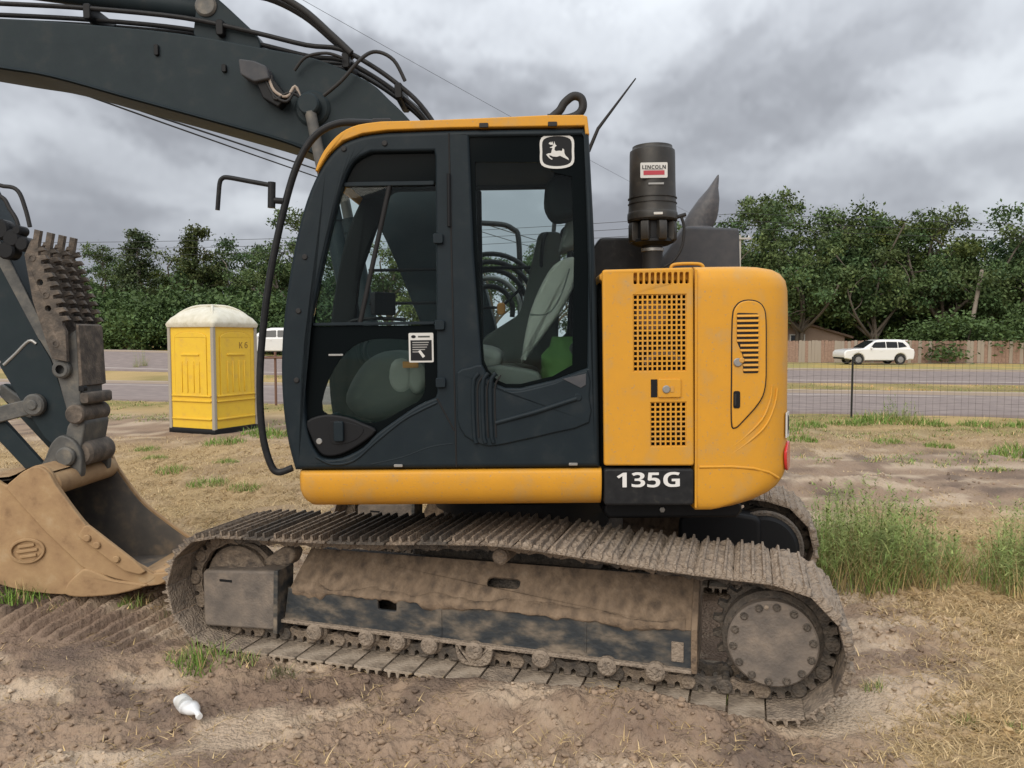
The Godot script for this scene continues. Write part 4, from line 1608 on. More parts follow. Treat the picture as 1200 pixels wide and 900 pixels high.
	# handrail and mirror bracket
	var rail := piece("handrail", Geo.new().tube(smooth3([Vector3(-.70, 2.892, 1.12), Vector3(-.80, 2.895, 1.14), Vector3(-.92, 2.886, 1.16), Vector3(-1.03, 2.830, 1.16), Vector3(-1.12, 2.702, 1.16), Vector3(-1.195, 2.49, 1.16), Vector3(-1.28, 2.147, 1.16), Vector3(-1.335, 1.80, 1.16), Vector3(-1.354, 1.535, 1.16), Vector3(-1.346, 1.314, 1.16), Vector3(-1.31, 1.165, 1.16), Vector3(-1.27, 1.122, 1.16), Vector3(-1.20, 1.143, 1.15)], 6), .018, 10), M.pipe_black)
	piece("rail_foot", Geo.new().box(-.70, 2.89, 1.12, .11, .05, .06, .012), M.rubber, rail)
	var mir := piece("mirror_bracket", Geo.new().tube(smooth3([Vector3(-1.262, 2.585, 1.17), Vector3(-1.37, 2.606, 1.17), Vector3(-1.478, 2.627, 1.17), Vector3(-1.508, 2.622, 1.17), Vector3(-1.521, 2.60, 1.17), Vector3(-1.529, 2.54, 1.17), Vector3(-1.537, 2.465, 1.17)], 5), .012, 8), M.pipe_black)
	piece("clamp", Geo.new().tube(PackedVector3Array([Vector3(-1.256, 2.60, 1.17), Vector3(-1.262, 2.472, 1.17)]), .02, 8), M.pipe_black, mir)
	piece("clamp", Geo.new().tube(PackedVector3Array([Vector3(-1.26, 2.51, 1.17), Vector3(-1.20, 2.505, 1.165)]), .016, 8), M.pipe_black, mir)
	# hose loop and antenna on the roof
	var loop := Geo.new()
	loop.tube(smooth3([Vector3(.13, 2.93, .62), Vector3(.15, 3.02, .62), Vector3(.22, 3.085, .62), Vector3(.25, 3.13, .62), Vector3(.30, 3.165, .62), Vector3(.345, 3.15, .62), Vector3(.352, 3.10, .62), Vector3(.32, 3.06, .62), Vector3(.25, 3.04, .62), Vector3(.15, 3.045, .62)], 5), .024, 9)
	piece("roof_hose", loop, M.rubber)
	piece("hose_mount", Geo.new().box(.22, 2.96, .62, .22, .12, .2, .02), M.yellow)
	piece("antenna", Geo.new().tube(PackedVector3Array([Vector3(.385, 2.86, .6), Vector3(.44, 2.986, .6), Vector3(.655, 3.263, .6)]), [.011, .010, .004], 7), M.rubber)


func grille(x0: float, y0: float, x1: float, y1: float, cols: int, rws: int, z: float, parent: Node) -> void:
	var bar := 0.009
	for c in range(0, cols + 1):
		var x := lerpf(x0, x1, float(c) / cols)
		piece("grille_bar", Geo.new().box(x, (y0 + y1) / 2, z - .006, bar, y1 - y0, .010, .002), M.yellow, parent)
	for r in range(0, rws + 1):
		var y := lerpf(y0, y1, float(r) / rws)
		piece("grille_bar", Geo.new().box((x0 + x1) / 2, y, z - .0065, x1 - x0, bar, .007, .002), M.yellow, parent)


func build_body() -> void:
	var Z := 1.22
	# yellow skirt under the cab, turning in at its lower edge and round at the front corner
	var rows := []
	for e in [[-1.150, -.30, .0], [-1.156, -.10, .012], [-1.150, -.03, .020], [-1.135, -.008, .012], [-1.115, 0.0, .006], [-1.05, 0.0, 0.0], [-.4, 0.0, 0.0], [.386, 0.0, 0.0], [.393, -.008, 0.0]]:
		var row := PackedVector3Array()
		for q in [[.90, 1.133], [1.196, 1.133], [1.212, 1.128], [1.220, 1.116], [1.222, 1.08], [1.219, 1.04], [1.208, 1.005], [1.187, .974], [1.15, .948], [1.09, .937], [.90, .935]]:
			var bend: float = clampf((1.05 - q[1]) / .115, 0.0, 1.0)
			row.append(Vector3(e[0] + (.048 * bend * bend if e[0] < -1.0 else 0.0), q[1], q[0] + e[1] * (1.0 if q[0] > 1.0 else .2)))
		rows.append(row)
	piece("skirt", Geo.new().grid(rows, false, false), M.yellow)
	piece("deck", Geo.new().box(-.05, 1.04, 0, 1.9, .19, 2.2, .03), M.cab_dark)
	piece("swing_frame", Geo.new().box(-.05, .90, .0, 1.3, .10, 1.3, .02), M.boom_grey)
	piece("swing_ring", Geo.new().lathe(PackedVector2Array([Vector2(0, .60), Vector2(.55, .60), Vector2(.55, .72), Vector2(.6, .72), Vector2(.6, .82), Vector2(0, .82)]), 32), M.black)
	# engine side door
	var door := group_node("engine_door", machine)
	var slots := []
	for k in 10:
		var x := .556 + k * .0285
		slots.append(rounded(rect(x, 2.060, x + .017, 2.116), .004, 1))
	var panel := Geo.new()
	var out := rounded(arr([.404, 1.150, .858, 1.146, .852, 2.140, .400, 2.134]), .016, 3)
	panel.prism(out, Z - .035, Z, .012, slots + [rect(.553, 1.625, .818, 2.008), rect(.638, 1.246, .818, 1.470)], 40.0, 2, .003)
	piece("panel", panel, M.yellow, door)
	grille(.553, 1.625, .818, 2.008, 11, 15, Z - .004, door)
	grille(.638, 1.246, .818, 1.470, 7, 9, Z - .004, door)
	piece("screen", Geo.new().box(.63, 1.63, Z - .10, .42, .98, .01), M.black, door)
	piece("filter", Geo.new().drum(.655, 1.90, Z - .10, Z - .05, .085, .02, 24), M.house_wall, door)
	piece("hose", Geo.new().tube(smooth3([Vector3(.62, 1.66, Z - .07), Vector3(.70, 1.72, Z - .06), Vector3(.80, 1.68, Z - .07)], 4), .02, 7), M.kerb, door)
	var latch := group_node("latch", door)
	piece("recess", Geo.new().prism(rect(.640, 1.495, .672, 1.585), Z - .001, Z + .002), M.black, latch)
	piece("plate", Geo.new().prism(rounded(rect(.674, 1.493, .790, 1.588), .008, 2), Z - .004, Z + .010, .005), M.yellow, latch)
	piece("key_lock", Geo.new().drum(.715, 1.535, Z + .008, Z + .018, .020, .004, 16), M.zinc, latch)
	piece("slot", Geo.new().box(.745, 1.535, Z + .010, .018, .03, .006, .002), M.yellow_dirty, latch)
	# black panel with the number
	var num := group_node("number_panel", machine)
	var ng := Geo.new()
	ng.prism(rounded(arr([.404, 1.136, .858, 1.132, .858, .944, .404, .947]), .02, 4), Z - .06, Z - .002, .014, [], 40.0, 2)
	piece("panel", ng, M.pipe_black, num)
	words("135G", .074, M.white_paint, num, Vector3(.628, 1.076, Z - .001), true, 1.36)
	# engine bay behind the door and the deck housing on the far side
	var bay := Geo.new()
	bay.box(.62, 1.52, -.02, .46, 1.16, 2.2, .03)
	piece("engine_bay", bay, M.cab_dark)
	var far := Geo.new()
	far.box(-.35, 1.44, -.80, 1.44, .66, .80, .04)
	piece("far_side_housing", far, M.yellow)
	piece("far_engine_door", Geo.new().box(.62, 1.56, -1.2, .46, 1.18, .06, .02), M.yellow)
	# engine hood
	var hood := Geo.new()
	hood.prism(rounded(arr([.50, 2.125, .56, 2.16, .80, 2.20, .90, 2.33, 1.01, 2.482, 1.35, 2.466, 1.36, 2.12]), .02, 2), -.62, .22, .02)
	piece("hood", hood, M.grey_hood)
	var hood2 := Geo.new()
	hood2.prism(rounded(arr([.40, 2.13, .40, 2.30, .475, 2.41, .76, 2.41, .80, 2.13]), .02, 2), -.30, .30, .02)
	piece("hood_step", hood2, M.pipe_black)
	var hood3 := Geo.new()
	hood3.prism(arr([.37, 2.13, .40, 2.40, .52, 2.40, .42, 2.13]), -.34, -.30, .004)
	piece("hood_side", hood3, M.grey_hood)
	piece("grab_rail", Geo.new().tube(smooth3([Vector3(.80, 2.13, .9), Vector3(.80, 2.17, .9), Vector3(.83, 2.185, .9), Vector3(.94, 2.185, .9), Vector3(.97, 2.17, .9), Vector3(.97, 2.14, .9)], 3), .010, 6), M.yellow)
	var deck := Geo.new()
	deck.box(.62, 2.10, 0, .46, .05, 2.36, .015)
	piece("engine_cover", deck, M.yellow)
	# counterweight
	var plan := arr([.870, 1.19, .8705, 1.2045, .878, 1.2055, 1.0, 1.206, 1.12, 1.204, 1.20, 1.197, 1.26, 1.180, 1.315, 1.145, 1.355, 1.09, 1.385, 1.02, 1.41, .92, 1.44, .75, 1.47, .50, 1.49, .2])
	var full := plan.duplicate()
	for i in range(plan.size() - 1, -1, -1):
		full.append(Vector2(plan[i].x, -plan[i].y))
	var mm: Array = Geo.miters(full)
	var mi: PackedVector2Array = mm[1]
	var layers := [[.914, .30, .03, .0], [.922, .25, .018, .0], [.938, .20, .010, .0], [.957, .145, .006, .0], [.985, .088, .003, .0], [1.02, .045, .0, .0], [1.06, .018, .0, .0], [1.10, .004, .0, .0], [1.128, .0, .0, .0], [1.134, .001, .001, .0], [1.14, .0, .0, .0], [1.5, .0, .0, .0], [1.9, .0, .0, .0], [2.03, .003, .002, .0], [2.08, .012, .008, .0], [2.115, .035, .02, .0], [2.135, .065, .04, .0], [2.147, .11, .07, .0], [2.152, .2, .14, .0]]
	var rings := []
	for l in layers:
		var ring := PackedVector3Array()
		for i in full.size():
			var q := full[i]
			var nn := Vector2(q.x - .87, 0).normalized()
			var k := clampf((q.x - .95) / .3, 0.0, 1.0)
			var dz: float = l[2] * signf(q.y)
			ring.append(Vector3(q.x - l[1] * k, l[0], q.y - dz))
		rings.append(ring)
	var cw := piece("counterweight", Geo.new().grid(rings, true, true), M.yellow)
	piece("front_edge", Geo.new().box(.868, 1.53, 1.185, .012, 1.2, .05, .003), M.yellow, cw)
	# access door with louvres: a raised plate in a dark joint
	var doorline := smooth2(arr([1.048, 1.60, 1.050, 1.877, 1.068, 1.945, 1.108, 1.970, 1.165, 1.966, 1.200, 1.935, 1.212, 1.87, 1.214, 1.70, 1.212, 1.554, 1.185, 1.469, 1.103, 1.372, 1.063, 1.337, 1.048, 1.37]), 3)
	var joint := Geo.new()
	joint.prism(Geometry2D.offset_polygon(doorline, .006)[0], 1.196, 1.2075, .001)
	var ad := piece("access_door", joint, M.seal, cw)
	var plate := Geo.new()
	plate.prism(doorline, 1.200, 1.215, .006, [], 40.0, 2)
	piece("plate", plate, M.yellow, ad)
	piece("louvre_recess", Geo.new().prism(rounded(arr([1.068, 1.77, 1.068, 1.912, 1.174, 1.908, 1.176, 1.61, 1.10, 1.61, 1.098, 1.70]), .008, 2), 1.214, 1.2165, .0005), M.seal, ad)
	for k in 12:
		var y := 1.896 - k * .0245
		var x0 := 1.068 if k < 6 else (1.085 if k < 8 else 1.10)
		var sl := Geo.new()
		sl.xf = turned(Vector3(-35, 0, 0), Vector3((x0 + 1.175) / 2, y, 1.219))
		sl.box(0, 0, 0, 1.175 - x0, .013, .005, .001)
		piece("slat", sl, M.yellow, ad)
	piece("lock", Geo.new().drum(1.073, 1.665, 1.214, 1.224, .022, .004, 16), M.zinc, ad)
	piece("lock_cover", Geo.new().drum(1.092, 1.675, 1.214, 1.228, .014, .004, 12), M.yellow_dirty, ad)
	piece("handle", Geo.new().prism(rounded(rect(1.052, 1.435, 1.086, 1.522), .01, 2), 1.213, 1.2185, .001), M.black, ad)
	piece("handle_flap", Geo.new().box(1.061, 1.478, 1.220, .010, .06, .008, .002), M.rubber, ad)
	for c in [[1.255, 1.545, 1.245, 1.47, 1.20, 1.375, 1.10, 1.275, .985, 1.192], [1.285, 1.53, 1.272, 1.45, 1.225, 1.35, 1.13, 1.26, 1.02, 1.185], ]:
		var cr := PackedVector3Array()
		for q in smooth2(arr(c), 4, false):
			cr.append(Vector3(q.x, q.y, 1.200 - clampf((q.x - 1.2) * .35, 0, .06)))
		piece("crease", Geo.new().tube(cr, .006, 6), M.yellow, cw)
	var low := PackedVector3Array()
	for q in [[.885, 1.138, 1.204], [1.05, 1.138, 1.203], [1.16, 1.128, 1.200], [1.24, 1.105, 1.183], [1.30, 1.07, 1.15]]:
		low.append(Vector3(q[0], q[1], q[2]))
	piece("crease", Geo.new().tube(low, .008, 6), M.yellow, cw)
	# rating plate and reflector on the rear corner
	var sticker := Geo.new()
	sticker.xf = Transform3D(Basis(Vector3.UP, deg_to_rad(64)), Vector3(1.366, 1.335, 1.075))
	sticker.prism(rect(-.045, -.065, .045, .065), 0, .006, .001)
	var st := piece("rating_plate", sticker, M.label_white, cw)
	var ink := Geo.new()
	ink.xf = Transform3D(Basis(Vector3.UP, deg_to_rad(64)), Vector3(1.366, 1.335, 1.075))
	for q in [[-.005, -.048, .014, .048], [.02, -.03, .03, .04]]:
		ink.prism(rect(q[0], q[1], q[2], q[3]), .006, .0075)
	piece("print", ink, M.black, st)
	var lens := Geo.new()
	lens.xf = Transform3D(Basis(Vector3.UP, deg_to_rad(64)), Vector3(1.362, 1.17, 1.08))
	lens.prism(smooth2(arr([-.055, .03, .05, .075, .06, -.04, .02, -.075, -.035, -.055]), 3), -.004, .012, .006)
	piece("reflector", lens, M.red_lens, cw)
	# air cleaner on its stand
	var x := .748
	var pc := group_node("air_cleaner", machine)
	pc.position = Vector3(x, -.025, .6)
	piece("canister", Geo.new().lathe(smooth2(arr([.0, 2.905, .10, 2.903, .112, 2.90, .115, 2.885, .124, 2.875, .128, 2.86, .130, 2.7, .133, 2.60, .136, 2.545, .138, 2.53, .142, 2.525, .142, 2.49, .134, 2.485, .132, 2.478, 0, 2.476]), 2, false), 40, 35.0), M.canister, pc)
	for y in [2.58, 2.61]:
		piece("ring", Geo.new().lathe(arr([.128, y - .004, .139, y - .002, .139, y + .002, .128, y + .004]), 40), M.canister, pc)
	piece("fan_housing", Geo.new().lathe(arr([0, 2.48, .10, 2.48, .105, 2.44, .105, 2.38, .12, 2.375, .122, 2.36, .09, 2.345, 0, 2.34]), 32), M.black, pc)
	for k in 8:
		var g := Geo.new()
		g.xf = Transform3D(Basis(Vector3.UP, TAU * k / 8 + .3), Vector3.ZERO)
		g.box(.118, 2.42, 0, .04, .11, .05, .008)
		piece("vane", g, M.canister, pc)
	piece("stem", Geo.new().lathe(arr([0, 2.35, .058, 2.35, .058, 2.2, .062, 2.18, .062, 2.10, 0, 2.10]), 24), M.rubber, pc)
	piece("clamp", Geo.new().lathe(arr([.056, 2.33, .064, 2.328, .064, 2.312, .056, 2.31]), 24), M.zinc, pc)
	piece("drain_hose", Geo.new().tube(smooth3([Vector3(.16, 2.50, .03), Vector3(.175, 2.44, .03), Vector3(.165, 2.34, .03), Vector3(.12, 2.26, .03), Vector3(.06, 2.22, .03)], 4), .009, 6), M.rubber, pc)
	piece("elbow", Geo.new().tube(PackedVector3Array([Vector3(.13, 2.50, .03), Vector3(.185, 2.515, .03)]), .012, 6), M.rubber, pc)
	var lab := Geo.new()
	lab.prism(rounded(rect(-.075, -.042, .075, .042), .006, 2), 0, .003)
	var lb := piece("label", lab, M.label_white, pc)
	lb.position = Vector3(-.012, 2.745, .1305)
	var red := Geo.new()
	red.prism(rect(-.058, -.026, .058, -.002), .003, .0045)
	piece("red_band", red, M.label_red, lb)
	words("LINCOLN", .020, M.cable, lb, Vector3(0, .016, .0035), true, 1.1)
	piece("print", Geo.new().prism(rect(-.05, .002, .05, .006), .003, .0045), M.zinc, lb)
	piece("maker_strip", Geo.new().box(.0, 2.672, .1325, .085, .010, .003), M.zinc, pc)
	piece("tab", Geo.new().box(.01, 2.507, .142, .05, .014, .006, .002), M.label_white, pc)
	# exhaust stack, cut off aslant
	var ex := Geo.new()
	var erows := []
	for e in [[2.44, 1.03, 1.20], [2.50, 1.035, 1.235], [2.555, 1.055, 1.26], [2.605, 1.085, 1.27], [2.68, 1.14, 1.275], [2.75, 1.203, 1.269], [2.80, 1.238, 1.2725], [2.83, 1.259, 1.273], [2.838, 1.266, 1.272]]:
		var row := PackedVector3Array()
		var rx: float = (e[2] - e[1]) / 2
		for k in 24:
			var a := TAU * k / 24
			row.append(Vector3((e[1] + e[2]) / 2 + cos(a) * rx, e[0], sin(a) * minf(.08, rx * 1.1)))
		erows.append(row)
	ex.grid(erows, true, true)
	piece("exhaust_stack", ex, M.stack)
	var seat := Geo.new()
	seat.lathe(arr([0, 2.44, .12, 2.44, .115, 2.485, .1, 2.50, 0, 2.50]), 24)
	piece("stack_collar", seat, M.stack).position = Vector3(1.13, 0, 0)
	# underside behind the near track
	var belly := Geo.new()
	belly.box(.80, .865, .50, .75, .10, .9, .03)
	piece("belly_plate", belly, M.black)
	bolt_row()


func bolt_row() -> void:
	var g := Geo.new()
	bolt(g, .742, .865, .95, .016)
	piece("belly_bolt", g, M.zinc)


func build_boom() -> void:
	var zc := -.19
	var boom_line := smooth2(arr([-.12, 1.35, -.16, 1.75, -.30, 2.3, -.47, 2.80, -.61, 3.06, -.735, 3.235, -.86, 3.36, -1.0, 3.482, -1.328, 3.628, -1.716, 3.712, -2.215, 3.808, -2.829, 3.880, -3.39, 3.929, -4.2, 3.985, -4.75, 3.99, -4.9, 3.88, -4.88, 3.84, -4.6, 3.80, -4.1, 3.735, -3.409, 3.612, -3.072, 3.55, -2.571, 3.405, -2.014, 3.245, -1.569, 3.112, -1.375, 3.035, -1.12, 2.85, -.90, 2.45, -.72, 2.0, -.52, 1.5, -.44, 1.33]), 3)
	var g := Geo.new()
	g.prism(boom_line, zc - .175, zc + .175, .012, [], 40.0, 2)
	var boom := piece("boom", g, M.boom_grey)
	# lower and upper flanges stand a little proud of the side plates
	var edge := Geo.new()
	var strip_ := PackedVector3Array()
	for q in smooth2(arr([-4.6, 3.798, -4.1, 3.733, -3.409, 3.610, -3.072, 3.548, -2.571, 3.403, -2.014, 3.243, -1.569, 3.110, -1.36, 3.025]), 4, false):
		strip_.append(Vector3(q.x, q.y, 0))
	var er := []
	for p in strip_:
		er.append(PackedVector3Array([p + Vector3(0, .012, zc + .19), p + Vector3(0, -.014, zc + .19), p + Vector3(0, -.014, zc - .19), p + Vector3(0, .012, zc - .19)]))
	edge.grid(er, true, true)
	piece("lower_flange", edge, M.boom_grey, boom)
	# pivot for the boom cylinders, hub and pin
	var hub := Geo.new()
	hub.drum(-1.36, 3.31, zc + .165, zc + .20, .115, .015, 28)
	hub.drum(-1.36, 3.31, zc + .19, zc + .29, .062, .015, 24)
	piece("cylinder_hub", hub, M.boom_grey, boom)
	for s in [1, -1]:
		var z: float = zc + s * .265
		var cyl := group_node("boom_cylinder", machine)
		var a := Vector3(-1.36, 3.31, z)
		var b := Vector3(-.98, 1.20, z)
		var d := (b - a).normalized()
		piece("rod", Geo.new().tube(PackedVector3Array([a + d * .05, a + d * .75]), .036, 14), M.worn_grey, cyl)
		piece("barrel", Geo.new().tube(PackedVector3Array([a + d * .70, b]), .058, 16), M.boom_grey, cyl)
		piece("gland", Geo.new().tube(PackedVector3Array([a + d * .66, a + d * .76]), .066, 16), M.boom_grey, cyl)
		var eye := Geo.new()
		eye.drum(a.x, a.y, z - .045, z + .03, .07, .01, 20)
		piece("eye", eye, M.boom_grey, cyl)
	# valve block with its wires on the boom side
	var block := group_node("valve_block", boom)
	piece("body", Geo.new().prism(rounded(arr([-1.80, 3.60, -1.70, 3.585, -1.62, 3.55, -1.60, 3.47, -1.70, 3.45, -1.79, 3.50]), .015, 2), zc + .172, zc + .29, .012), M.grey_hood, block)
	piece("base", Geo.new().prism(arr([-1.70, 3.46, -1.58, 3.47, -1.50, 3.36, -1.56, 3.30, -1.66, 3.36]), zc + .172, zc + .26, .01), M.black, block)
	for q in [[.0, .0], [.02, -.05], [-.03, -.03]]:
		piece("wire", Geo.new().tube(smooth3([Vector3(-1.62 + q[0], 3.50, zc + .25), Vector3(-1.58, 3.40 + q[1], zc + .27), Vector3(-1.50, 3.36 + q[0], zc + .27), Vector3(-1.45, 3.43 + q[1], zc + .25), Vector3(-1.42, 3.36, zc + .24)], 4), .010, 6), M.kerb if q[0] == 0.0 else M.rubber, block)
	piece("bolt_lug", Geo.new().box(-2.37, 3.70, zc + .18, .03, .07, .03, .006), M.black, boom)
	piece("bolt_lug", Geo.new().box(-1.93, 3.575, zc + .18, .03, .05, .03, .006), M.black, boom)
	# steel lines along the top of the boom, on clamps
	for k in 2:
		for s in [1.0, -1.0]:
			var line := []
			for q in [[-4.6, 4.10], [-3.4, 4.03], [-2.8, 3.985], [-2.2, 3.915], [-1.75, 3.815], [-1.40, 3.725], [-1.18, 3.665], [-.98, 3.56], [-.80, 3.43], [-.66, 3.30], [-.54, 3.12], [-.45, 2.9]]:
				line.append(Vector3(q[0], q[1] - k * .05 + (.0 if q[0] < -1.3 else .03), zc + s * (.15 - k * .06)))
			piece("hydraulic_line", Geo.new().tube(smooth3(line, 4), .016, 8), M.pipe_black, boom)
	for q in [[-2.83, 3.945], [-1.96, 3.825], [-1.14, 3.60], [-.80, 3.40]]:
		piece("line_clamp", Geo.new().box(q[0], q[1] + .02, zc, .05, .10, .34, .010), M.black, boom)
	for q in [.17, .10]:
		piece("hose", Geo.new().tube(smooth3([Vector3(-2.3, 4.24, zc + q), Vector3(-1.95, 4.10, zc + q), Vector3(-1.66, 4.02 + q * .3, zc + q), Vector3(-1.42, 3.90 + q * .3, zc + q), Vector3(-1.22, 3.74 + q * .2, zc + q), Vector3(-1.10, 3.66, zc + q)], 5), .022, 8), M.rubber, boom)
	piece("hose", Geo.new().tube(smooth3([Vector3(-1.46, 3.54, zc + .22), Vector3(-1.38, 3.62, zc + .23), Vector3(-1.25, 3.645, zc + .22), Vector3(-1.15, 3.62, zc + .2)], 5), .010, 6), M.rubber, boom)
	piece("hose", Geo.new().tube(smooth3([Vector3(-1.27, 3.37, zc + .24), Vector3(-1.15, 3.46, zc + .25), Vector3(-1.02, 3.60, zc + .24), Vector3(-.93, 3.655, zc + .2), Vector3(-.82, 3.60, zc + .2), Vector3(-.75, 3.47, zc + .19)], 5), .012, 6), M.rubber, boom)
	for k in 5:
		var rr := .13 + k * .045
		var arc := []
		for e in 8:
			var a := deg_to_rad(lerpf(-15, 150, e / 7.0))
			arc.append(Vector3(-.22 + cos(a) * rr * 1.15, 1.98 + sin(a) * rr * 1.25, -.02 - k * .03))
		piece("boom_foot_hose", Geo.new().tube(smooth3(arc, 3), .017, 7), M.rubber if k != 1 else M.zinc, boom)
	piece("deck_rail", Geo.new().tube(smooth3([Vector3(-.75, 1.7, -.62), Vector3(-.75, 2.5, -.62), Vector3(-.66, 2.64, -.62), Vector3(-.25, 2.64, -.62), Vector3(-.08, 2.60, -.62), Vector3(-.03, 2.46, -.62), Vector3(-.03, 1.7, -.62)], 5), .02, 8), M.pipe_black)
	piece("far_mirror_arm", Geo.new().tube(smooth3([Vector3(.22, 1.75, -.6), Vector3(.22, 2.55, -.6), Vector3(.26, 2.66, -.6)], 4), .016, 7), M.pipe_black)
	# bracket and arm cylinder above the boom
	var lug := Geo.new()
	lug.prism(rounded(arr([-2.16, 3.80, -2.12, 4.06, -2.02, 4.08, -1.93, 4.0, -1.72, 3.80, -1.70, 3.70]), .05, 4), zc - .12, zc + .12, .012)
	piece("cylinder_bracket", lug, M.boom_grey, boom)
	var arm_cyl := group_node("arm_cylinder", machine)
	piece("barrel", Geo.new().tube(PackedVector3Array([Vector3(-2.05, 4.01, zc), Vector3(-3.6, 4.24, zc)]), .075, 18), M.boom_grey, arm_cyl)
	piece("rod", Geo.new().tube(PackedVector3Array([Vector3(-3.6, 4.24, zc), Vector3(-4.62, 4.36, zc)]), .045, 14), M.chrome, arm_cyl)
	piece("eye", Geo.new().drum(-2.06, 4.00, zc - .14, zc + .14, .072, .012, 22), M.worn_grey, arm_cyl)
	# arm
	var zf := -.08
	var ag := Geo.new()
	ag.prism(rounded(arr([-4.45, 4.42, -4.30, 4.10, -3.85, 3.20, -3.467, 2.394, -3.177, 1.758, -3.066, 1.234, -3.03, 1.06, -3.07, .99, -3.13, 1.0, -3.265, 1.148, -3.417, 1.412, -3.60, 1.75, -4.1, 2.8, -4.75, 4.05, -4.7, 4.40]), .05, 3), zf - .30, zf, .012, [], 40.0, 2)
	var arm := piece("arm", ag, M.boom_grey)
	var fl := Geo.new()
	fl.prism(arr([-3.86, 3.22, -3.47, 2.402, -3.17, 1.762, -3.10, 1.45, -3.16, 1.45, -3.245, 1.758, -3.54, 2.36, -3.92, 3.16]), zf, zf + .012, .004)
	piece("edge_plate", fl, M.worn_grey, arm)
	var fl2 := Geo.new()
	fl2.prism(rounded(arr([-3.56, 1.67, -3.36, 1.80, -3.28, 1.84, -3.20, 1.70, -3.06, 1.24, -3.04, 1.06, -3.09, 1.02, -3.265, 1.16, -3.42, 1.42]), .02, 2), zf + .004, zf + .022, .006)
	piece("end_plate", fl2, M.boom_grey, arm)
	piece("bright_bead", Geo.new().tube(smooth3([Vector3(-3.52, 1.66, zf + .02), Vector3(-3.44, 1.73, zf + .02), Vector3(-3.34, 1.82, zf + .02), Vector3(-3.29, 1.80, zf + .02)], 4), .012, 6), M.zinc, arm)  # bright bead along the upper edge of the end plate
	var pin := Geo.new()
	pin.drum(-3.305, 1.39, zf + .02, zf + .075, .075, .012, 24)
	pin.drum(-3.305, 1.39, zf + .07, zf + .085, .035, .006, 18)
	piece("link_pin", pin, M.worn_grey, arm)
	# bucket cylinder and links
	var bc := group_node("bucket_cylinder", machine)
	piece("barrel", Geo.new().tube(PackedVector3Array([Vector3(-4.75, 3.5, zf - .15), Vector3(-4.1, 2.2, zf - .15)]), .06, 16), M.boom_grey, bc)
	piece("rod", Geo.new().tube(PackedVector3Array([Vector3(-4.1, 2.2, zf - .15), Vector3(-3.78, 1.50, zf - .15)]), .036, 14), M.chrome, bc)
	for z in [zf + .045, zf - .345]:
		var lk := Geo.new()
		lk.prism(rounded(arr([-3.30, 1.44, -3.26, 1.38, -3.31, 1.33, -3.60, 1.26, -3.80, 1.42, -3.80, 1.52, -3.6, 1.37]), .03, 3), z - .02, z + .02, .008)
		piece("link", lk, M.worn_grey, bc)
		var lk2 := Geo.new()
		lk2.prism(rounded(arr([-3.80, 1.52, -3.72, 1.50, -3.25, .95, -3.22, .87, -3.29, .84, -3.36, .90, -3.84, 1.44]), .03, 3), z - .055, z - .015, .008)
		piece("link", lk2, M.boom_grey, bc)
	for q in [[[-3.75, 2.40], [-3.62, 2.84], [-3.45, 2.85], [-3.36, 2.82], [-3.315, 2.70], [-3.29, 2.58]], [[-3.70, 2.50], [-3.58, 2.77], [-3.47, 2.78], [-3.42, 2.70], [-3.38, 2.63], [-3.36, 2.54]]]:
		var hp := []
		for e in q:
			hp.append(Vector3(e[0], e[1], zf + .03))
		piece("arm_hose", Geo.new().tube(smooth3(hp, 5), .014, 7), M.rubber, arm)
	var fit := group_node("hose_manifold", arm)
	for q in [[-3.46, 2.56, .07], [-3.38, 2.50, .06], [-3.31, 2.46, .05], [-3.42, 2.42, .06], [-3.34, 2.55, .035]]:
		piece("fitting", Geo.new().drum(q[0], q[1], zf, zf + .10, q[2], .012, 16), M.black, fit)
	# toothed thumb beside the arm: four serrated tines on a box
	var thumb := group_node("thumb", machine)
	for k in 4:
		var z := .07 - k * .13
		var tine := PackedVector2Array()
		var front := []
		# saw-toothed gripping edge from the top down
		for e in 9:
			var t := e / 9.0
			var px := lerpf(-3.185, -3.03, t)
			var py := lerpf(2.43, 1.92, t)
			front.append_array([px + .055, py + .005, px + .075, py - .022, px + .028, py - .032, px + .028, py - .054])
		var whole := [-3.25, 2.38, -3.20, 2.48, -3.15, 2.465, -3.155, 2.43, -3.12, 2.44]
		whole.append_array(front)
		whole.append_array([-3.0, 1.88, -3.0, 1.68, -3.10, 1.70, -3.21, 2.08])
		tine.append_array(arr(whole))
		var tg := Geo.new()
		tg.prism(tine, z - .016, z + .016, .004, [disc(-3.155, 2.20, .02, 10), disc(-3.11, 2.03, .02, 10)], 30.0, 1)
		piece("tine", tg, M.rust, thumb)
		piece("tine_tip", Geo.new().prism(arr([-3.195, 2.45, -3.175, 2.545, -3.135, 2.535, -3.155, 2.44]), z - .017, z + .017, .004), M.rust, thumb)
	for q in [[-3.20, 2.36], [-3.12, 2.12], [-3.07, 1.80]]:
		piece("cross_tube", Geo.new().drum(q[0], q[1], -.34, .09, .03, .006, 16, .014), M.rust, thumb)
	piece("back_plate", Geo.new().prism(arr([-3.27, 2.30, -3.21, 2.02, -3.12, 1.70, -3.09, 1.71, -3.18, 2.02, -3.235, 2.30]), -.31, .04, .006), M.worn_grey, thumb)
	var tb := Geo.new()
	tb.prism(rounded(arr([-3.12, 1.78, -2.965, 1.90, -2.955, 1.50, -2.955, 1.30, -2.97, 1.24, -3.02, 1.24, -3.05, 1.32, -3.13, 1.66]), .03, 3), -.25, .025, .015)
	piece("thumb_body", tb, M.worn_grey, thumb)
	piece("wear_strip", Geo.new().prism(arr([-2.965, 1.93, -2.945, 1.92, -2.935, 1.52, -2.96, 1.51]), -.26, .03, .006), M.rust, thumb)
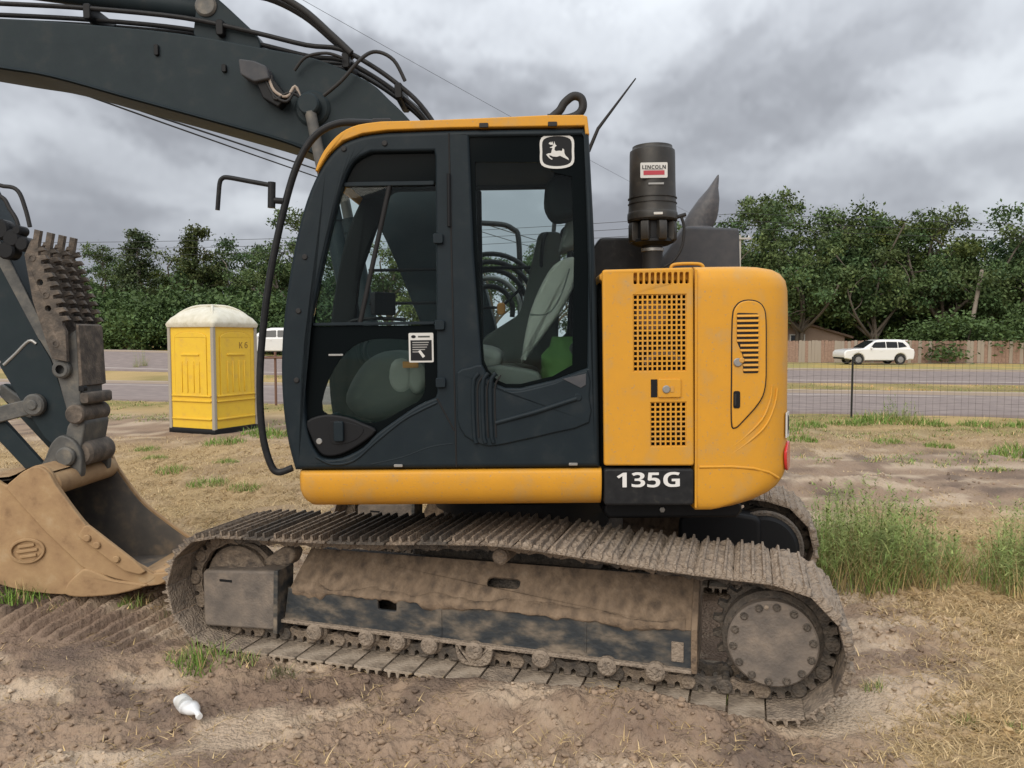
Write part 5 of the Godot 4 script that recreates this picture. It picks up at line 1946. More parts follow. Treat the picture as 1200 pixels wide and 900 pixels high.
	piece("stop_block", Geo.new().box(-2.93, 1.435, -.12, .06, .075, .30, .012), M.rust, thumb)
	piece("stop_gap", Geo.new().box(-2.945, 1.50, .012, .04, .035, .04, .004), M.black, thumb)
	var tp := Geo.new()
	tp.drum(-2.985, 1.33, -.28, .06, .065, .01, 20)
	piece("pivot", tp, M.rust, thumb)
	piece("pin", Geo.new().drum(-3.06, 1.63, .02, .07, .06, .012, 18, .03), M.worn_grey, thumb)
	piece("pin", Geo.new().drum(-3.07, 1.80, .0, .045, .05, .012, 18, .028), M.worn_grey, thumb)
	# bracket that carries thumb and bucket
	var br := Geo.new()
	br.prism(rounded(arr([-3.06, 1.26, -2.98, 1.32, -2.93, 1.28, -2.96, 1.14, -3.0, 1.02, -3.06, .98, -3.10, 1.06]), .03, 3), -.28, .02, .015)
	piece("thumb_bracket", br, M.worn_grey, thumb)


func build_bucket() -> void:
	var bucket := group_node("bucket", machine)
	var zn := .30
	var zf := -.45
	var prof := smooth2(arr([-3.30, .905, -3.235, .93, -3.17, .998, -3.086, 1.033, -3.015, 1.0, -2.972, .905, -2.878, .76, -2.776, .63, -2.62, .50, -2.47, .390, -2.335, .318, -2.345, .265, -2.60, .215, -2.82, .200, -3.06, .20, -3.32, .245, -3.55, .35, -3.70, .50, -3.76, .68, -3.70, .86, -3.52, .965, -3.38, .95]), 3)
	for z in [zn, zf + .03]:
		var g := Geo.new()
		g.prism(prof, z - .03, z, .008, [], 40.0, 2)
		piece("side_plate", g, M.bucket, bucket)
	# wrapped shell between the sides
	var path := smooth2(arr([-3.02, .985, -3.14, 1.02, -3.30, .955, -3.52, .945, -3.68, .84, -3.73, .68, -3.68, .51, -3.53, .37, -3.31, .265, -3.06, .222, -2.82, .222, -2.60, .236, -2.36, .285]), 4, false)
	var outer := []
	var inner := []
	for i in path.size():
		var a := path[maxi(i - 1, 0)]; var b := path[mini(i + 1, path.size() - 1)]
		var d := (b - a).normalized()
		var nn := Vector2(-d.y, d.x)   # towards the hollow
		if nn.dot(Vector2(-3.05, .62) - path[i]) < 0:
			nn = -nn
		var p := path[i]
		var q := p + nn * .022
		outer.append(PackedVector3Array([Vector3(p.x, p.y, zn - .03), Vector3(p.x, p.y, zf + .03)]))
		inner.append(PackedVector3Array([Vector3(q.x, q.y, zn - .03), Vector3(q.x, q.y, zf + .03)]))
	piece("shell", Geo.new().grid(outer), M.bucket, bucket)
	piece("shell_inside", Geo.new().grid(inner), M.bucket_inside, bucket)
	for z in [zn - .034, zf + .034]:
		var g := Geo.new()
		var inset := Geometry2D.offset_polygon(prof, -.018)[0]
		g.prism(inset, z - .003, z + .003)
		piece("side_lining", g, M.bucket_inside, bucket)
	# reinforced front edge of the near side, side cutter, lip
	var rim := Geo.new()
	rim.prism(rounded(arr([-3.296, .90, -3.17, 1.0, -3.086, 1.034, -3.012, .995, -2.965, .90, -2.772, .628, -2.475, .390, -2.335, .316, -2.42, .262, -2.60, .30, -2.815, .371, -3.06, .62]), .03, 2), zn, zn + .022, .008)
	piece("edge_doubler", rim, M.bucket, bucket)
	var cut := Geo.new()
	cut.prism(rounded(arr([-2.785, .65, -2.755, .655, -2.47, .425, -2.40, .355, -2.44, .335, -2.54, .36, -2.62, .42, -2.83, .585]), .015, 2), zn + .020, zn + .050, .010)
	piece("side_cutter", cut, M.bucket, bucket)
	for q in [[-2.70, .53], [-2.58, .44], [-2.76, .575]]:
		piece("cutter_bolt", Geo.new().drum(q[0], q[1], zn + .048, zn + .066, .024, .006, 8), M.bucket, bucket)
	var heel := Geo.new()
	heel.prism(smooth2(arr([-2.85, .34, -2.80, .372, -2.72, .35, -2.62, .30, -2.50, .285, -2.40, .262, -2.60, .205, -2.82, .188, -2.93, .205, -2.92, .27]), 3), zn + .0, zn + .035, .014)
	piece("heel_plate", heel, M.bucket, bucket)
	var lip := Geo.new()
	lip.prism(rounded(arr([-2.62, .225, -2.60, .262, -2.36, .335, -2.215, .345, -2.20, .330, -2.33, .262]), .01, 2), zf - .01, zn + .02, .008)
	piece("cutting_edge", lip, M.bucket, bucket)
	for k in 5:
		var z := lerpf(zn - .06, zf + .06, k / 4.0)
		var t := Geo.new()
		t.prism(rounded(arr([-2.36, .25, -2.40, .34, -2.24, .375, -2.05, .345, -2.0, .33, -2.06, .305, -2.2, .27]), .015, 2), z - .055, z + .055, .018)
		piece("tooth", t, M.bucket, bucket)
	# cast oval mark
	var oval := Geo.new()
	oval.xf = turned(Vector3(0, 0, 8), Vector3(-3.18, .484, zn))
	oval.prism(disc(0, 0, .118, 36, .082), 0, .016, .006, [disc(0, 0, .098, 36, .064)], 40.0, 2, .003)
	var ov := piece("cast_mark", oval, M.bucket, bucket)
	for q in [[.032, .055], [.0, .07], [-.034, .055]]:
		var bar := Geo.new()
		bar.xf = turned(Vector3(0, 0, 8), Vector3(-3.18, .484, zn))
		bar.prism(rounded(rect(-q[1], q[0] - .010, q[1], q[0] + .010), .008, 2), 0, .013, .005)
		piece("cast_bar", bar, M.bucket, ov)
	# ears that carry the bucket on the arm
	for z in [.02, -.30]:
		var ear := Geo.new()
		ear.prism(rounded(arr([-3.40, .80, -3.34, .91, -3.22, 1.0, -3.16, 1.14, -3.09, 1.20, -3.0, 1.16, -2.95, 1.06, -2.96, .90, -3.06, .82, -3.25, .74]), .05, 4), z - .03, z + .03, .012)
		piece("ear", ear, M.worn_grey, bucket)
	var bp := Geo.new()
	bp.drum(-3.05, 1.05, -.36, .085, .065, .012, 22)
	bp.drum(-3.30, .86, -.36, .07, .055, .012, 20)
	piece("bucket_pin", bp, M.worn_grey, bucket)
	piece("boss", Geo.new().drum(-2.985, 1.06, -.30, .01, .085, .02, 24), M.rust, bucket)
	piece("torque_tube", Geo.new().drum(-3.04, .90, zf + .02, zn - .03, .075, .01, 20), M.bucket, bucket)


func belt() -> PackedVector2Array:
	# outer face of the track plates, from the bottom rear forwards, up and back along the top
	var p := PackedVector2Array()
	var ci := Vector2(-1.51, .352)
	var cs := Vector2(1.53, .349)
	var ri := .330
	var rs := .328
	for i in 12:
		p.append(Vector2(lerpf(1.50, -1.45, i / 11.0), .026))
	for i in 13:
		var a := deg_to_rad(lerpf(262, 92, i / 12.0))
		p.append(ci + Vector2(cos(a), sin(a)) * ri)
	for q in [[-1.2, .690], [-.85, .698], [-.475, .715], [-.1, .745], [.2, .762], [.45, .747], [.716, .725], [1.0, .702], [1.3, .686]]:
		p.append(Vector2(q[0], q[1]))
	for i in 13:
		var a := deg_to_rad(lerpf(92, -82, i / 12.0))
		p.append(cs + Vector2(cos(a), sin(a)) * rs)
	return p


func build_undercarriage() -> void:
	var frame := Transform3D(Basis(Vector3.UP, deg_to_rad(-TRACK_YAW)) * Basis(Vector3.BACK, deg_to_rad(.4)), MACHINE)
	var local := machine.transform.affine_inverse() * frame
	var near := group_node("track", machine)
	near.transform = local
	build_track(near)
	var other: Node3D = near.duplicate()
	other.name = "track"
	machine.add_child(other, true)
	other.transform = local * Transform3D(Basis(Vector3.UP, 0), Vector3(0, 0, -1.90))
	var cross := Geo.new()
	cross.box(0, .46, 0, 1.1, .26, 1.3, .05)
	var cf := piece("cross_frame", cross, M.mud_steel_dark)
	cf.transform = local
	# motor cover of the far side, seen past the rear
	var mc := Geo.new()
	mc.drum(1.53, .36, -.72, -.56, .225, .03, 40)
	mc.prism(rounded(arr([.95, .30, .95, .56, 1.3, .60, 1.5, .58, 1.5, .15, 1.2, .16]), .06, 4), -.70, -.52, .03)
	var mo := piece("motor_guard", mc, M.black)
	mo.transform = local
	var mr := Geo.new()
	mr.drum(1.53, .36, -.62, -.58, .25, .01, 40, .22)
	piece("guard_rim", mr, M.mud_steel_dark, mo)


func build_track(tr: Node3D) -> void:
	var zc := .95
	var p := belt()
	var lens := PackedFloat32Array([0.0])
	for i in p.size():
		lens.append(lens[i] + p[i].distance_to(p[(i + 1) % p.size()]))
	var total := lens[p.size()]
	var count := 46
	var pitch := total / count
	# one plate: three bars on a base, with a lip
	var hw := pitch / 2
	var prof := arr([-hw + .003, -.012, hw - .010, -.012, hw - .006, .0, hw - .020, .004, hw - .028, .004, hw - .033, .034, hw - .043, .034, hw - .050, .003, .012, .003, .006, .032, -.006, .032, -.012, .003, -hw + .046, .003, -hw + .040, .034, -hw + .030, .034, -hw + .024, .004, -hw + .003, .0])
	var plate := Geo.new()
	plate.prism(prof, -.30, .30, .003, [], 30.0, 1)
	var pm := plate.mesh()
	var lk := Geo.new()
	var lp := arr([-hw * .98, -.014, -hw * .98, -.06, -hw * .7, -.098, -hw * .2, -.082, hw * .2, -.082, hw * .7, -.098, hw * 1.05, -.06, hw * 1.05, -.014, .052, -.014, .050, -.040, .040, -.05, .026, -.04, .024, -.014, -.012, -.014, -.014, -.040, -.026, -.05, -.038, -.040, -.040, -.014])
	for z in [-.085, .085]:
		lk.prism(lp, z - .018, z + .018, .003, [], 40.0, 1)
		lk.drum(-hw * .9, -.055, z - .03, z + .03, .036, .005, 14)
	lk.drum(-hw * .9, -.055, -.05, .05, .02, 0.0, 10)
	var lm := lk.mesh()
	for i in count:
		var s := (i + .5) * pitch
		var k := 0
		while k < p.size() - 1 and lens[k + 1] < s:
			k += 1
		# chord between the joints
		var a := along(p, lens, s - hw)
		var b := along(p, lens, s + hw)
		var d := (b - a).normalized()
		var c := (a + b) / 2
		var basis := Basis(Vector3(d.x, d.y, 0), Vector3(-d.y, d.x, 0), Vector3.BACK)
		var m: Material = M.mud_steel
		if c.y > .5:
			m = M.mud_steel_pale if c.x > .25 + .4 * rng.randf() else (M.mud_steel if rng.randf() < .7 else M.mud_steel_dark)
		elif c.y < .2 or c.x < -1.3:
			m = M.shoe_inner if rng.randf() < .75 and c.x > -1.4 else M.mud_steel_pale
		var sh := shape("track_shoe", pm, m, tr)
		sh.transform = Transform3D(basis, Vector3(c.x, c.y, zc))
		var ln := shape("track_link", lm, M.mud_steel if rng.randf() < .6 else M.mud_steel_dark, tr)
		ln.transform = Transform3D(basis, Vector3(c.x, c.y, zc))
	# dried mud packed between the bars on the rear half of the upper run
	var mud := Geo.new()
	var rows := []
	var s0 := 0.0
	for i in p.size():
		if p[i].y > .6 and p[i].x > -.2:
			s0 = lens[i]
			break
	var s := s0
	while s < s0 + 2.35:
		var a := along(p, lens, s - .01)
		var b := along(p, lens, s + .01)
		var d := (b - a).normalized()
		var nn := Vector2(-d.y, d.x)
		var c := (a + b) / 2
		var row := PackedVector3Array()
		var amount := smoothstep(s0 - .1, s0 + .9, s)
		for k in 53:
			var z := lerpf(-.295, .295, k / 52.0)
			var h := .005 + .020 * amount * (.5 + n_tiny.get_noise_2d(s * 1.6, z * 1.6) * .9 + n_small.get_noise_2d(s * 2.0, z * 2.0) * .5) + .006 * n_tiny.get_noise_2d(s * 5.0, z * 5.0)
			# a gap stays open where two plates meet
			var joint := absf(fposmod(s + pitch / 2, pitch) - pitch / 2)
			h -= .03 * (1.0 - smoothstep(.004, .014, joint + .004 * n_small.get_noise_2d(s * 3.0, z * 3.0)))
			if k == 0 or k == 52:
				h = -.014
			row.append(Vector3(c.x + nn.x * h, c.y + nn.y * h, zc + z))
		rows.append(row)
		s += .011
	mud.grid(rows)
	var mo := piece("dried_mud", mud, M.mud_steel_pale, tr)
	mo.set_meta("kind", "stuff")
	# frame: sloping top plate and upright side plate round a dark core
	piece("frame_core", Geo.new().prism(arr([-1.12, .19, 1.13, .15, 1.13, .50, -1.12, .50]), .66, .84, .01), M.mud_steel_dark, tr)
	var side := Geo.new()
	side.prism(arr([-1.165, .175, 1.155, .152, 1.165, .352, -1.135, .362]), 1.045, 1.07, .006, [rounded(rect(-.560, .288, -.448, .350), .012, 2)], 40.0, 1)
	piece("frame_side", side, M.frame_worn, tr)
	var top := Geo.new()
	top.xf = Transform3D(Basis(Vector3.RIGHT, deg_to_rad(-46)), Vector3(0, .360, 1.066))
	top.prism(arr([-1.125, -.006, 1.165, -.012, 1.165, .285, -1.10, .272]), -.022, 0, .005, [rounded(rect(.05, .125, .235, .185), .03, 4)], 40.0, 1)
	piece("frame_top", top, M.frame_brown, tr)
	piece("frame_lip", Geo.new().prism(arr([-1.17, .160, 1.155, .136, 1.155, .156, -1.17, .180]), .96, 1.098, .006), M.mud_steel_pale, tr)
	var cake := Geo.new()
	var crow := []
	for i in 231:
		var x := lerpf(-1.10, 1.12, i / 230.0)
		var thick := .010 + .012 * n_tiny.get_noise_2d(x * .5, 3.0) + .010 * n_small.get_noise_2d(x * 1.4, 8.0)
		var hang := maxf(.008, .022 + .04 * n_small.get_noise_2d(x * 1.1, 1.0) + .02 * n_tiny.get_noise_2d(x * .9, 5.0))
		var up := maxf(.01, .05 + .06 * n_small.get_noise_2d(x * .8, 4.0))
		var row := PackedVector3Array()
		for e in [[-1.0, -.004], [-.7, .7], [-.35, 1.0], [0.0, 1.15], [.35, 1.0], [.7, .7], [1.0, -.004]]:
			var t: float = e[0]
			var d: float = maxf(.001, thick) * e[1] if e[1] > 0 else e[1]
			d *= 1.0 + .5 * n_tiny.get_noise_2d(x * 1.3, t * 2.0)
			if t < 0:
				row.append(Vector3(x, .358 + t * hang, 1.071 + d))
			else:
				row.append(Vector3(x, .362 + t * up * .70 + d * .7, 1.071 - t * up * .72 + d * .7))
		crow.append(row)
	cake.grid(crow)
	piece("dried_mud", cake, M.frame_brown, tr).set_meta("kind", "stuff")
	for x in [-.18, .62]:
		piece("frame_seam", Geo.new().box(x, .262, 1.071, .012, .17, .006, .002), M.frame_worn, tr)
	var endp := Geo.new()
	endp.prism(arr([.70, .14, 1.085, .138, 1.085, .36, .90, .565, .70, .60]), -1.182, -1.150, .006)
	var ep := piece("frame_end", endp, M.frame_brown, tr)
	ep.rotation_degrees.y = -90
	# prism along z turned so that it stands across the frame
	ep.transform = Transform3D(Basis(Vector3(0, 0, 1), Vector3.UP, Vector3(-1, 0, 0)), Vector3.ZERO)
	piece("worn_plate", Geo.new().box(1.085, .235, 1.072, .06, .10, .008, .002), M.mud_steel_pale, tr)
	# guard over the idler slide
	var guard := Geo.new()
	guard.prism(rounded(arr([-1.685, .435, -1.16, .470, -1.185, .118, -1.685, .095]), .03, 3), .98, 1.12, .018, [], 40.0, 2)
	var gd := piece("idler_guard", guard, M.cover_disc, tr)
	piece("slot", Geo.new().box(-1.52, .385, 1.121, .085, .014, .004, .001), M.black, gd)
	piece("edge_bar", Geo.new().prism(arr([-1.185, .475, -1.155, .478, -1.17, .105, -1.20, .105]), .97, 1.135, .006), M.frame_worn, gd)
	# idler
	var id := Geo.new()
	id.drum(-1.51, .352, zc - .09, zc + .09, .215, .02, 40, .05)
	id.drum(-1.51, .352, zc - .035, zc + .035, .235, .01, 40, .05)
	id.drum(-1.51, .352, zc + .08, zc + .13, .10, .02, 28)
	piece("idler", id, M.mud_steel, tr)
	piece("slide_block", Geo.new().prism(rounded(arr([-1.42, .44, -1.15, .47, -1.12, .56, -1.2, .585, -1.3, .52]), .04, 3), .90, 1.0, .02), M.mud_steel, tr)
	# rollers
	for x in [-.95, -.62, -.43, -.24, .02, .39, .736, .98]:
		var r := Geo.new()
		r.drum(x, .128, zc - .12, zc + .12, .062, .012, 20)
		r.drum(x, .128, zc + .11, zc + .165, .048, .012, 18)
		piece("track_roller", r, M.mud_steel_pale, tr)
	var cr := Geo.new()
	cr.drum(.16, .640, zc - .12, zc + .10, .045, .008, 20)
	cr.drum(.16, .640, zc + .09, zc + .13, .042, .012, 20)
	piece("carrier_roller", cr, M.mud_steel, tr)
	var gu := Geo.new()
	gu.prism(smooth2(arr([-.09, .155, -.075, .075, -.03, .045, .06, .045, .11, .075, .125, .155, .09, .155, .06, .115, 0, .105, -.05, .115, -.06, .155]), 3), 1.06, 1.10, .010)
	piece("chain_guide", gu, M.mud_steel_pale, tr)
	# sprocket: toothed ring, drum and bolted cover
	var teeth := PackedVector2Array()
	var tn := 21
	for i in tn:
		for e in [[-.28, .245], [-.12, .283], [.12, .283], [.28, .245]]:
			var a: float = TAU * (i + e[0]) / tn
			teeth.append(Vector2(1.53 + cos(a) * e[1], .349 + sin(a) * e[1]))
	var sg := Geo.new()
	sg.prism(teeth, zc - .03, zc + .03, .006, [], 30.0, 1)
	piece("sprocket", sg, M.mud_steel_dark, tr)
	var dr := Geo.new()
	dr.drum(1.53, .349, zc + .03, 1.085, .232, .02, 44)
	piece("final_drive", dr, M.mud_steel_dark, tr)
	var cover := Geo.new()
	cover.drum(1.53, .349, 1.08, 1.145, .206, .008, 56)
	var cv := piece("drive_cover", cover, M.cover_disc, tr)
	for i in 14:
		var a := TAU * (i + .3) / 14
		var g := Geo.new()
		bolt(g, 1.53 + cos(a) * .180, .349 + sin(a) * .180, 1.146, .014, .014)
		piece("bolt", g, M.mud_steel_dark, cv)
		var rr := Geo.new()
		rr.drum(1.53 + cos(a) * .180, .349 + sin(a) * .180, 1.1445, 1.1475, .020, .001, 14)
		piece("washer", rr, M.mud_steel_dark, cv)
	piece("drain_plug", Geo.new().drum(1.50, .525, 1.144, 1.15, .011, .002, 10), M.mud_steel_pale, cv)


func along(p: PackedVector2Array, lens: PackedFloat32Array, s: float) -> Vector2:
	var total := lens[p.size()]
	s = fposmod(s, total)
	var k := lens.bsearch(s, false) - 1
	k = clampi(k, 0, p.size() - 1)
	return p[k].lerp(p[(k + 1) % p.size()], (s - lens[k]) / maxf(lens[k + 1] - lens[k], 1e-6))


# ================================================================ plants
func blade(g: Geo, root: Vector3, dir: Vector3, len: float, w: float, droop: float, tone: Color) -> void:
	var side := dir.cross(Vector3.UP)
	if side.length() < .05:
		side = Vector3.RIGHT
	side = side.normalized() * w
	var p := root
	var d := dir.normalized()
	var k := 3
	for i in k:
		var e := p + d * len / k
		var s0 := side * (1.0 - float(i) / k)
		var s1 := side * (1.0 - float(i + 1) / k)
		var nn := side.cross(d).normalized()
		if nn.y < 0:
			nn = -nn
		g.tint = tone
		g.tri(p - s0, p + s0, e + s1, nn, nn, nn)
		if i < k - 1:
			g.tri(p - s0, e + s1, e - s1, nn, nn, nn)
		p = e
		d = (d + Vector3(0, -droop, 0) + Vector3(d.x, 0, d.z) * droop * .6).normalized()


func tuft(sd: int, n: int, tall: float, wide: float, green: Color, dead: Color, share: float, lean := .6, w := .004) -> ArrayMesh:
	var r := RandomNumberGenerator.new()
	r.seed = sd
	var g := Geo.new()
	g.paint = true
	for i in n:
		var a := r.randf() * TAU
		var rad := wide * sqrt(r.randf())
		var root := Vector3(cos(a) * rad, -.02, sin(a) * rad)
		var out := r.randf() * TAU
		var l := lean * r.randf_range(.2, 1.0)
		var d := Vector3(cos(out) * l, 1, sin(out) * l)
		var tone := (dead if r.randf() < share else green) * r.randf_range(.65, 1.35)
		var reach := tall * r.randf_range(.4, 1.0) * (1.0 - .5 * rad / wide)
		blade(g, root, d, reach, w * r.randf_range(.6, 1.4), r.randf_range(.1, .5), tone)
	return g.mesh()


func weed(sd: int, stems: int, tall: float, wide: float) -> ArrayMesh:
	# branching leafy stalks over a skirt of grass
	var r := RandomNumberGenerator.new()
	r.seed = sd
	var g := Geo.new()
	g.paint = true
	for s in stems:
		var a := r.randf() * TAU
		var rad := wide * sqrt(r.randf())
		var p := Vector3(cos(a) * rad, -.02, sin(a) * rad)
		var h := tall * r.randf_range(.5, 1.0) * (1.0 - .35 * rad / wide)
		var d := Vector3(r.randf_range(-.25, .25), 1, r.randf_range(-.25, .25)).normalized()
		var hue := r.randf_range(.75, 1.3)
		var tone := Color(.20, .29, .085).lerp(Color(.33, .37, .14), r.randf()) * hue
		blade(g, p, d, h, .004, .06, tone)
		var n := int(h * 60.0)
		for i in n:
			var t := r.randf_range(.15, 1.0)
			var q := p + d * h * t
			var o := r.randf() * TAU
			var ld := Vector3(cos(o), r.randf_range(.1, 1.1), sin(o))
			blade(g, q, ld, r.randf_range(.05, .13) * (1.25 - .6 * t), r.randf_range(.003, .007), r.randf_range(.1, .5), tone * r.randf_range(.7, 1.25))
	for i in stems * 14:
		var a := r.randf() * TAU
		var rad := wide * 1.1 * sqrt(r.randf())
		var o := r.randf() * TAU
		var tone := (Color(.45, .35, .17) if r.randf() < .5 else Color(.22, .29, .09)) * r.randf_range(.7, 1.3)
		blade(g, Vector3(cos(a) * rad, -.02, sin(a) * rad), Vector3(cos(o) * .5, 1, sin(o) * .5), tall * r.randf_range(.2, .55), .0035, r.randf_range(.1, .4), tone)
	return g.mesh()


func plant(called: String, mesh: Mesh, x: float, z: float, s: float, label: String, category: String, group := "", up := 1.0) -> void:
	var o := shape(called, mesh, M.grass)
	o.position = Vector3(x, height(x, z), z)
	o.rotation.y = rng.randf() * TAU
	o.scale = Vector3(s, s * up, s)
	tag(o, label, category, group)


func scatter(called: String, mesh: Mesh, m: Material, places: Array) -> void:
	var mm := MultiMesh.new()
	mm.transform_format = MultiMesh.TRANSFORM_3D
	mm.use_colors = true
	mm.mesh = mesh
	mm.instance_count = places.size()
	for i in places.size():
		mm.set_instance_transform(i, places[i][0])
		mm.set_instance_color(i, places[i][1])
	var o := MultiMeshInstance3D.new()
	o.name = numbered(called)
	o.multimesh = mm
	o.material_override = m
	add_child(o)
	o.set_meta("kind", "stuff")


func blocked(x: float, z: float) -> bool:
	var t := track_local(x, z)
	return absf(t.x) < 1.9 and absf(t.y) < 1.3


func build_plants() -> void:
	var g1 := Color(.17, .27, .06)
	var g2 := Color(.20, .27, .08)
	var hay := Color(.56, .42, .22)
	var w1 := weed(1, 64, .90, .42)
	var w2 := weed(2, 50, .74, .36)
	var w3 := weed(3, 26, .4, .26)
	for e in [
		[w1, 2.55, -5.75, 1.0, "tall green weeds beside the rear of the far track, nearest it"], [w2, 2.95, -5.75, 1.05, "tall green weeds in the middle of the clump right of the excavator"],
		[w1, 2.95, -6.35, .95, "tall weeds at the back of the clump right of the excavator"], [w3, 3.3, -6.1, 1.1, "sparse low weeds at the right end of the clump right of the excavator"],
		[w2, 2.35, -6.3, .8, "weeds partly behind the rear of the far track"],
		[w2, 3.75, -5.45, 1.05, "tall green weeds at the right edge, in front of the bare bank"], [w1, 4.15, -5.9, .9, "tall green weeds at the right edge, behind the other weeds"]]:
		plant("weed_clump", e[0], e[1], e[2], e[3], e[4], "weeds", "tall weeds right of the excavator")
	var t1 := tuft(11, 150, .24, .13, g1, hay, .12, .8)
	var t2 := tuft(12, 80, .20, .10, g2, hay, .3, .9)
	var t3 := tuft(13, 90, .22, .12, Color(.17, .18, .09), Color(.25, .22, .14), .5, .9)
	var t4 := tuft(14, 260, .30, .30, g1, hay, .15, .7, .006)
	plant("grass_tuft", t1, -1.68, -4.12, 1.1, "bright green grass tuft growing against the front of the near track", "grass")
	plant("grass_tuft", t2, -1.48, -4.12, .9, "low green grass just right of the bright tuft at the near track", "grass")
	plant("grass_tuft", t2, -1.86, -4.22, .8, "thin green grass left of the bright tuft at the near track", "grass")
	plant("grass_tuft", t3, -1.22, -3.98, .75, "limp grey-green grass below the middle of the near track", "grass")
	plant("grass_tuft", t1, -3.12, -4.88, 1.15, "green weeds in front of the bucket at the left edge", "grass")
	plant("grass_tuft", t2, -2.88, -4.80, .8, "low weeds in front of the cast oval on the bucket", "grass")
	plant("grass_tuft", t2, -2.45, -4.92, .9, "green grass in the shade under the bucket lip", "grass")
	plant("grass_tuft", t3, -2.2, -4.85, .8, "grass between the bucket lip and the front of the near track", "grass")
	plant("grass_tuft", t2, 1.05, -3.72, .6, "small yellow-green sprigs in the mud before the drive end of the track", "grass")
	plant("grass_tuft", t3, .93, -3.78, .55, "few dry stalks left of the sprigs by the drive end of the track", "grass")
	plant("grass_tuft", t2, 1.83, -3.82, .65, "small green weed behind the rear end of the near track", "grass")
	plant("grass_tuft", t1, 2.12, -3.5, .5, "flat green weed on the straw at the lower right", "grass")
	plant("grass_tuft", t2, 2.3, -3.42, .6, "second flat green weed on the straw at the lower right", "grass")
	var far := [[-5.9, -12.4, .8], [-4.85, -13.0, 1.2], [-3.75, -9.5, .9], [-4.55, -10.3, .8], [-3.2, -9.2, .7], [-5.3, -11.4, .6], [-4.1, -11.0, .6], [-4.65, -14.4, 1.5], [-4.35, -14.0, 1.3], [-6.6, -8.6, .9]]
	for i in far.size():
		plant("grass_tuft", t4, far[i][0], far[i][1], far[i][2], ["green tuft between bucket and toilet, on the bare dirt", "wide green tuft at the foot of the toilet", "green tuft beside the skirt front, on the dry straw", "green tuft halfway between the toilet and the bucket", "small tuft close to the cab front", "small tuft left of the path to the toilet", "small tuft right of the path to the toilet", "tall green grass right of the toilet, behind the handrail", "second tall grass right of the toilet, by the cab front", "green tuft seen through the gap under the arm"][i], "grass", "green tufts on the dry ground at the left", .8)
	var right := [[5.2, -14.9, 1.6], [6.0, -15.6, 1.3], [6.9, -15.9, 1.5], [7.7, -16.2, 1.8], [8.6, -16.0, 1.6], [9.6, -15.8, 1.5], [10.5, -15.4, 1.7], [8.3, -12.4, 1.6], [7.7, -11.8, 1.3], [9.0, -12.2, 1.9], [6.4, -13.1, .9], [5.0, -13.4, 1.1], [9.9, -13.0, 1.6], [4.6, -14.4, 1.2], [8.1, -17.0, 2.0], [7.0, -12.6, .8]]
	for i in right.size():
		plant("grass_clump", t4, right[i][0], right[i][1], right[i][2], "green grass clump before the wire fence, %s counted from the excavator" % ORD[i], "grass", "green clumps near the wire fence", .75)
	plant("dry_shrub", weed(7, 22, .55, .35), 8.35, -16.6, 1.35, "dry brownish shrub at the foot of the wire fence", "shrub")
	# dead grass lying on the ground
	var hayg := tuft(21, 16, .12, .09, hay, Color(.42, .30, .15), .35, 2.6, .0024)
	var dense := tuft(22, 26, .10, .10, Color(.54, .41, .23), Color(.40, .29, .16), .4, 1.9, .0024)
	var places := []
	var places2 := []
	rng.seed = 5
	var tries := 0
	while places.size() + places2.size() < 26000 and tries < 200000:
		tries += 1
		var depth := 3.0 + 13.0 * pow(rng.randf(), 1.5)
		var x := rng.randf_range(-.85, .85) * depth
		var z := -depth
		if blocked(x, z) or rng.randf() > dryness(x, z) * 1.15 + .02:
			continue
		var s := rng.randf_range(.6, 1.4) * (1.0 + .05 * depth)
		var xf := Transform3D(Basis(Vector3.UP, rng.randf() * TAU).scaled(Vector3(s, s * rng.randf_range(.35, .9), s)), Vector3(x, height(x, z), z))
		var k := rng.randf_range(.7, 1.15)
		if rng.randf() < .5:
			places.append([xf, Color(k, k * .97, k * .9)])
		else:
			places2.append([xf, Color(k, k, k)])
	scatter("dry_grass", hayg, M.straw, places)
	scatter("dry_grass", dense, M.straw, places2)
	# short grass of the field before the fence and of the verges
	var short := tuft(23, 24, .16, .16, Color(.20, .29, .08), hay, .35, 1.0, .006)
	places = []
	for i in 5200:
		var u := rng.randf_range(-18, 26)
		var v := rng.randf_range(11.5, 19.2)
		if rng.randf() < .22:
			v = rng.randf_range(26.4, 31.6)
		var q := road_point(u, v)
		var n := n_patch.get_noise_2d(q.x * .3, q.y * .5)
		if n < -.1 and v < 26 or (v < 14.5 and (q.x < 4.0 or n < .1)):
			continue
		var s := rng.randf_range(.7, 1.7)
		var k := rng.randf_range(.75, 1.2)
		var y := smoothstep(.0, -.25, n + (.15 if q.x < 3 else 0.0))
		places.append([Transform3D(Basis(Vector3.UP, rng.randf() * TAU).scaled(Vector3(s, s * .8, s)), Vector3(q.x, height(q.x, q.y), q.y)), Color(k, k, k).lerp(Color(k * 2.0, k * 1.35, k * 1.3), y)])
	scatter("field_grass", short, M.grass, places)


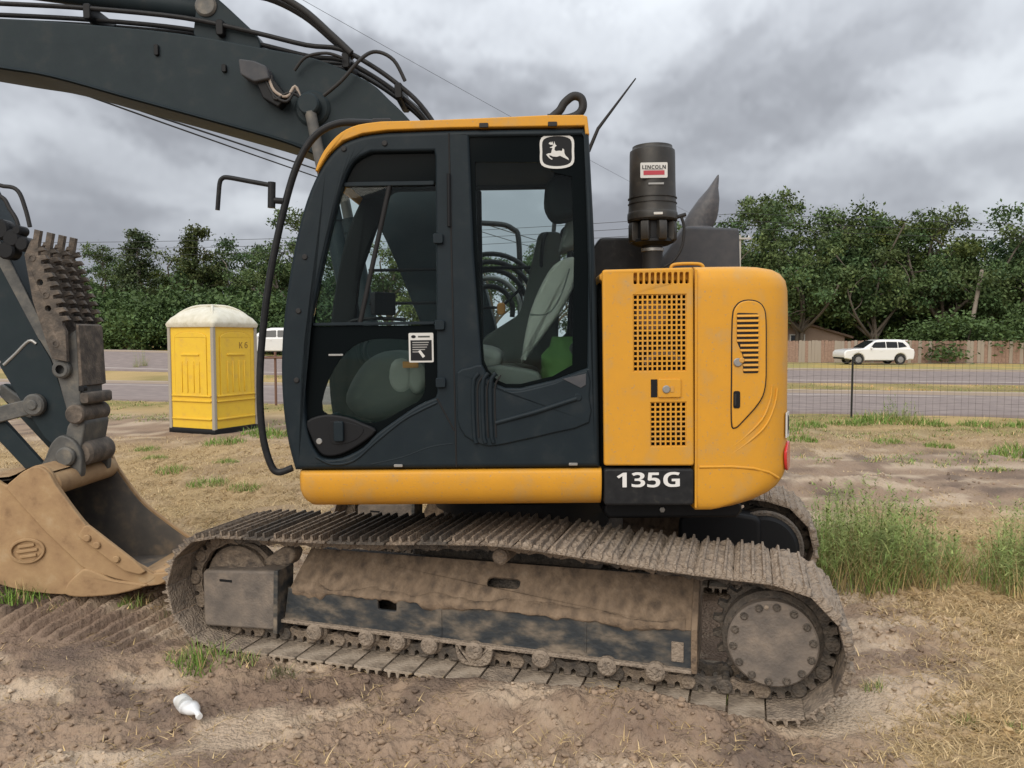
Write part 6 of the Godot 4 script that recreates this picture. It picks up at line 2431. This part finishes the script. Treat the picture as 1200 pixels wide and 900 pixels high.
# ================================================================ clods, bottle
func clod(sd: int) -> ArrayMesh:
	var f := FastNoiseLite.new()
	f.seed = sd
	f.frequency = .9
	var g := Geo.new()
	g.paint = true
	var rows := []
	for i in 6:
		var el := PI * (i / 5.0 - .5)
		var row := PackedVector3Array()
		for k in 8:
			var d := Vector3(cos(el) * cos(TAU * k / 8), sin(el) * .7, cos(el) * sin(TAU * k / 8))
			row.append(d * (1.0 + 1.1 * f.get_noise_3dv(d * 2.2)))
		rows.append(row)
	g.grid(rows, true)
	return g.mesh()


func build_small_things() -> void:
	rng.seed = 9
	for kind in 3:
		var places := []
		while places.size() < 2600:
			var depth := 2.7 + 7.5 * pow(rng.randf(), 1.6)
			var x := rng.randf_range(-.85, .85) * depth
			var z := -depth
			if blocked(x, z):
				continue
			var n := n_patch.get_noise_2d(x * .8 + 9.0, z * .9) + .3 * rng.randf()
			if n > .18 or rng.randf() < dryness(x, z) * .7:
				continue
			var s := .003 + .017 * pow(rng.randf(), 4.0)
			var c := ground_color(x, z) * rng.randf_range(.75, 1.12)
			places.append([Transform3D(Basis.from_euler(Vector3(rng.randf() * TAU, rng.randf() * TAU, rng.randf() * .5)).scaled(Vector3(s, s * .8, s)), Vector3(x, height(x, z) + s * .25, z)), c])
		scatter("dirt_clods", clod(40 + kind), M.clods, places)
	# crushed bottle
	var rows := []
	for e in [[-.128, .0], [-.126, .022], [-.118, .032], [-.09, .034], [-.06, .036], [-.03, .041], [.0, .042], [.03, .040], [.055, .034], [.08, .022], [.095, .014], [.118, .0125], [.12, .0]]:
		var row := PackedVector3Array()
		for k in 18:
			var a := TAU * k / 18
			var dent := 1.0 - .28 * exp(-pow((e[0] + .02) / .05, 2)) * maxf(0.0, sin(a + .6)) + .05 * sin(a * 3.0 + e[0] * 60.0)
			row.append(Vector3(e[0], sin(a) * e[1] * .82 * dent + .01 * sin(e[0] * 22.0), cos(a) * e[1] * dent))
		rows.append(row)
	var b := thing("plastic_bottle", "crushed white plastic bottle lying on the mud in front of the track", "bottle", Vector3(-1.545, height(-1.545, -3.60) + .03, -3.60), -46.0)
	part("body", Geo.new().grid(rows, true), M.bottle, b)
	var cap := Geo.new()
	cap.xf = Transform3D(Basis(Vector3.UP, PI / 2), Vector3(.112, 0, 0))
	cap.drum(0, 0, 0, .018, .0155, .003, 16)
	part("cap", cap, M.white_paint, b)
	part("label", Geo.new().tube(PackedVector3Array([Vector3(-.085, .002, 0), Vector3(-.04, .0, 0)]), .0362, 18), M.label_white, b)
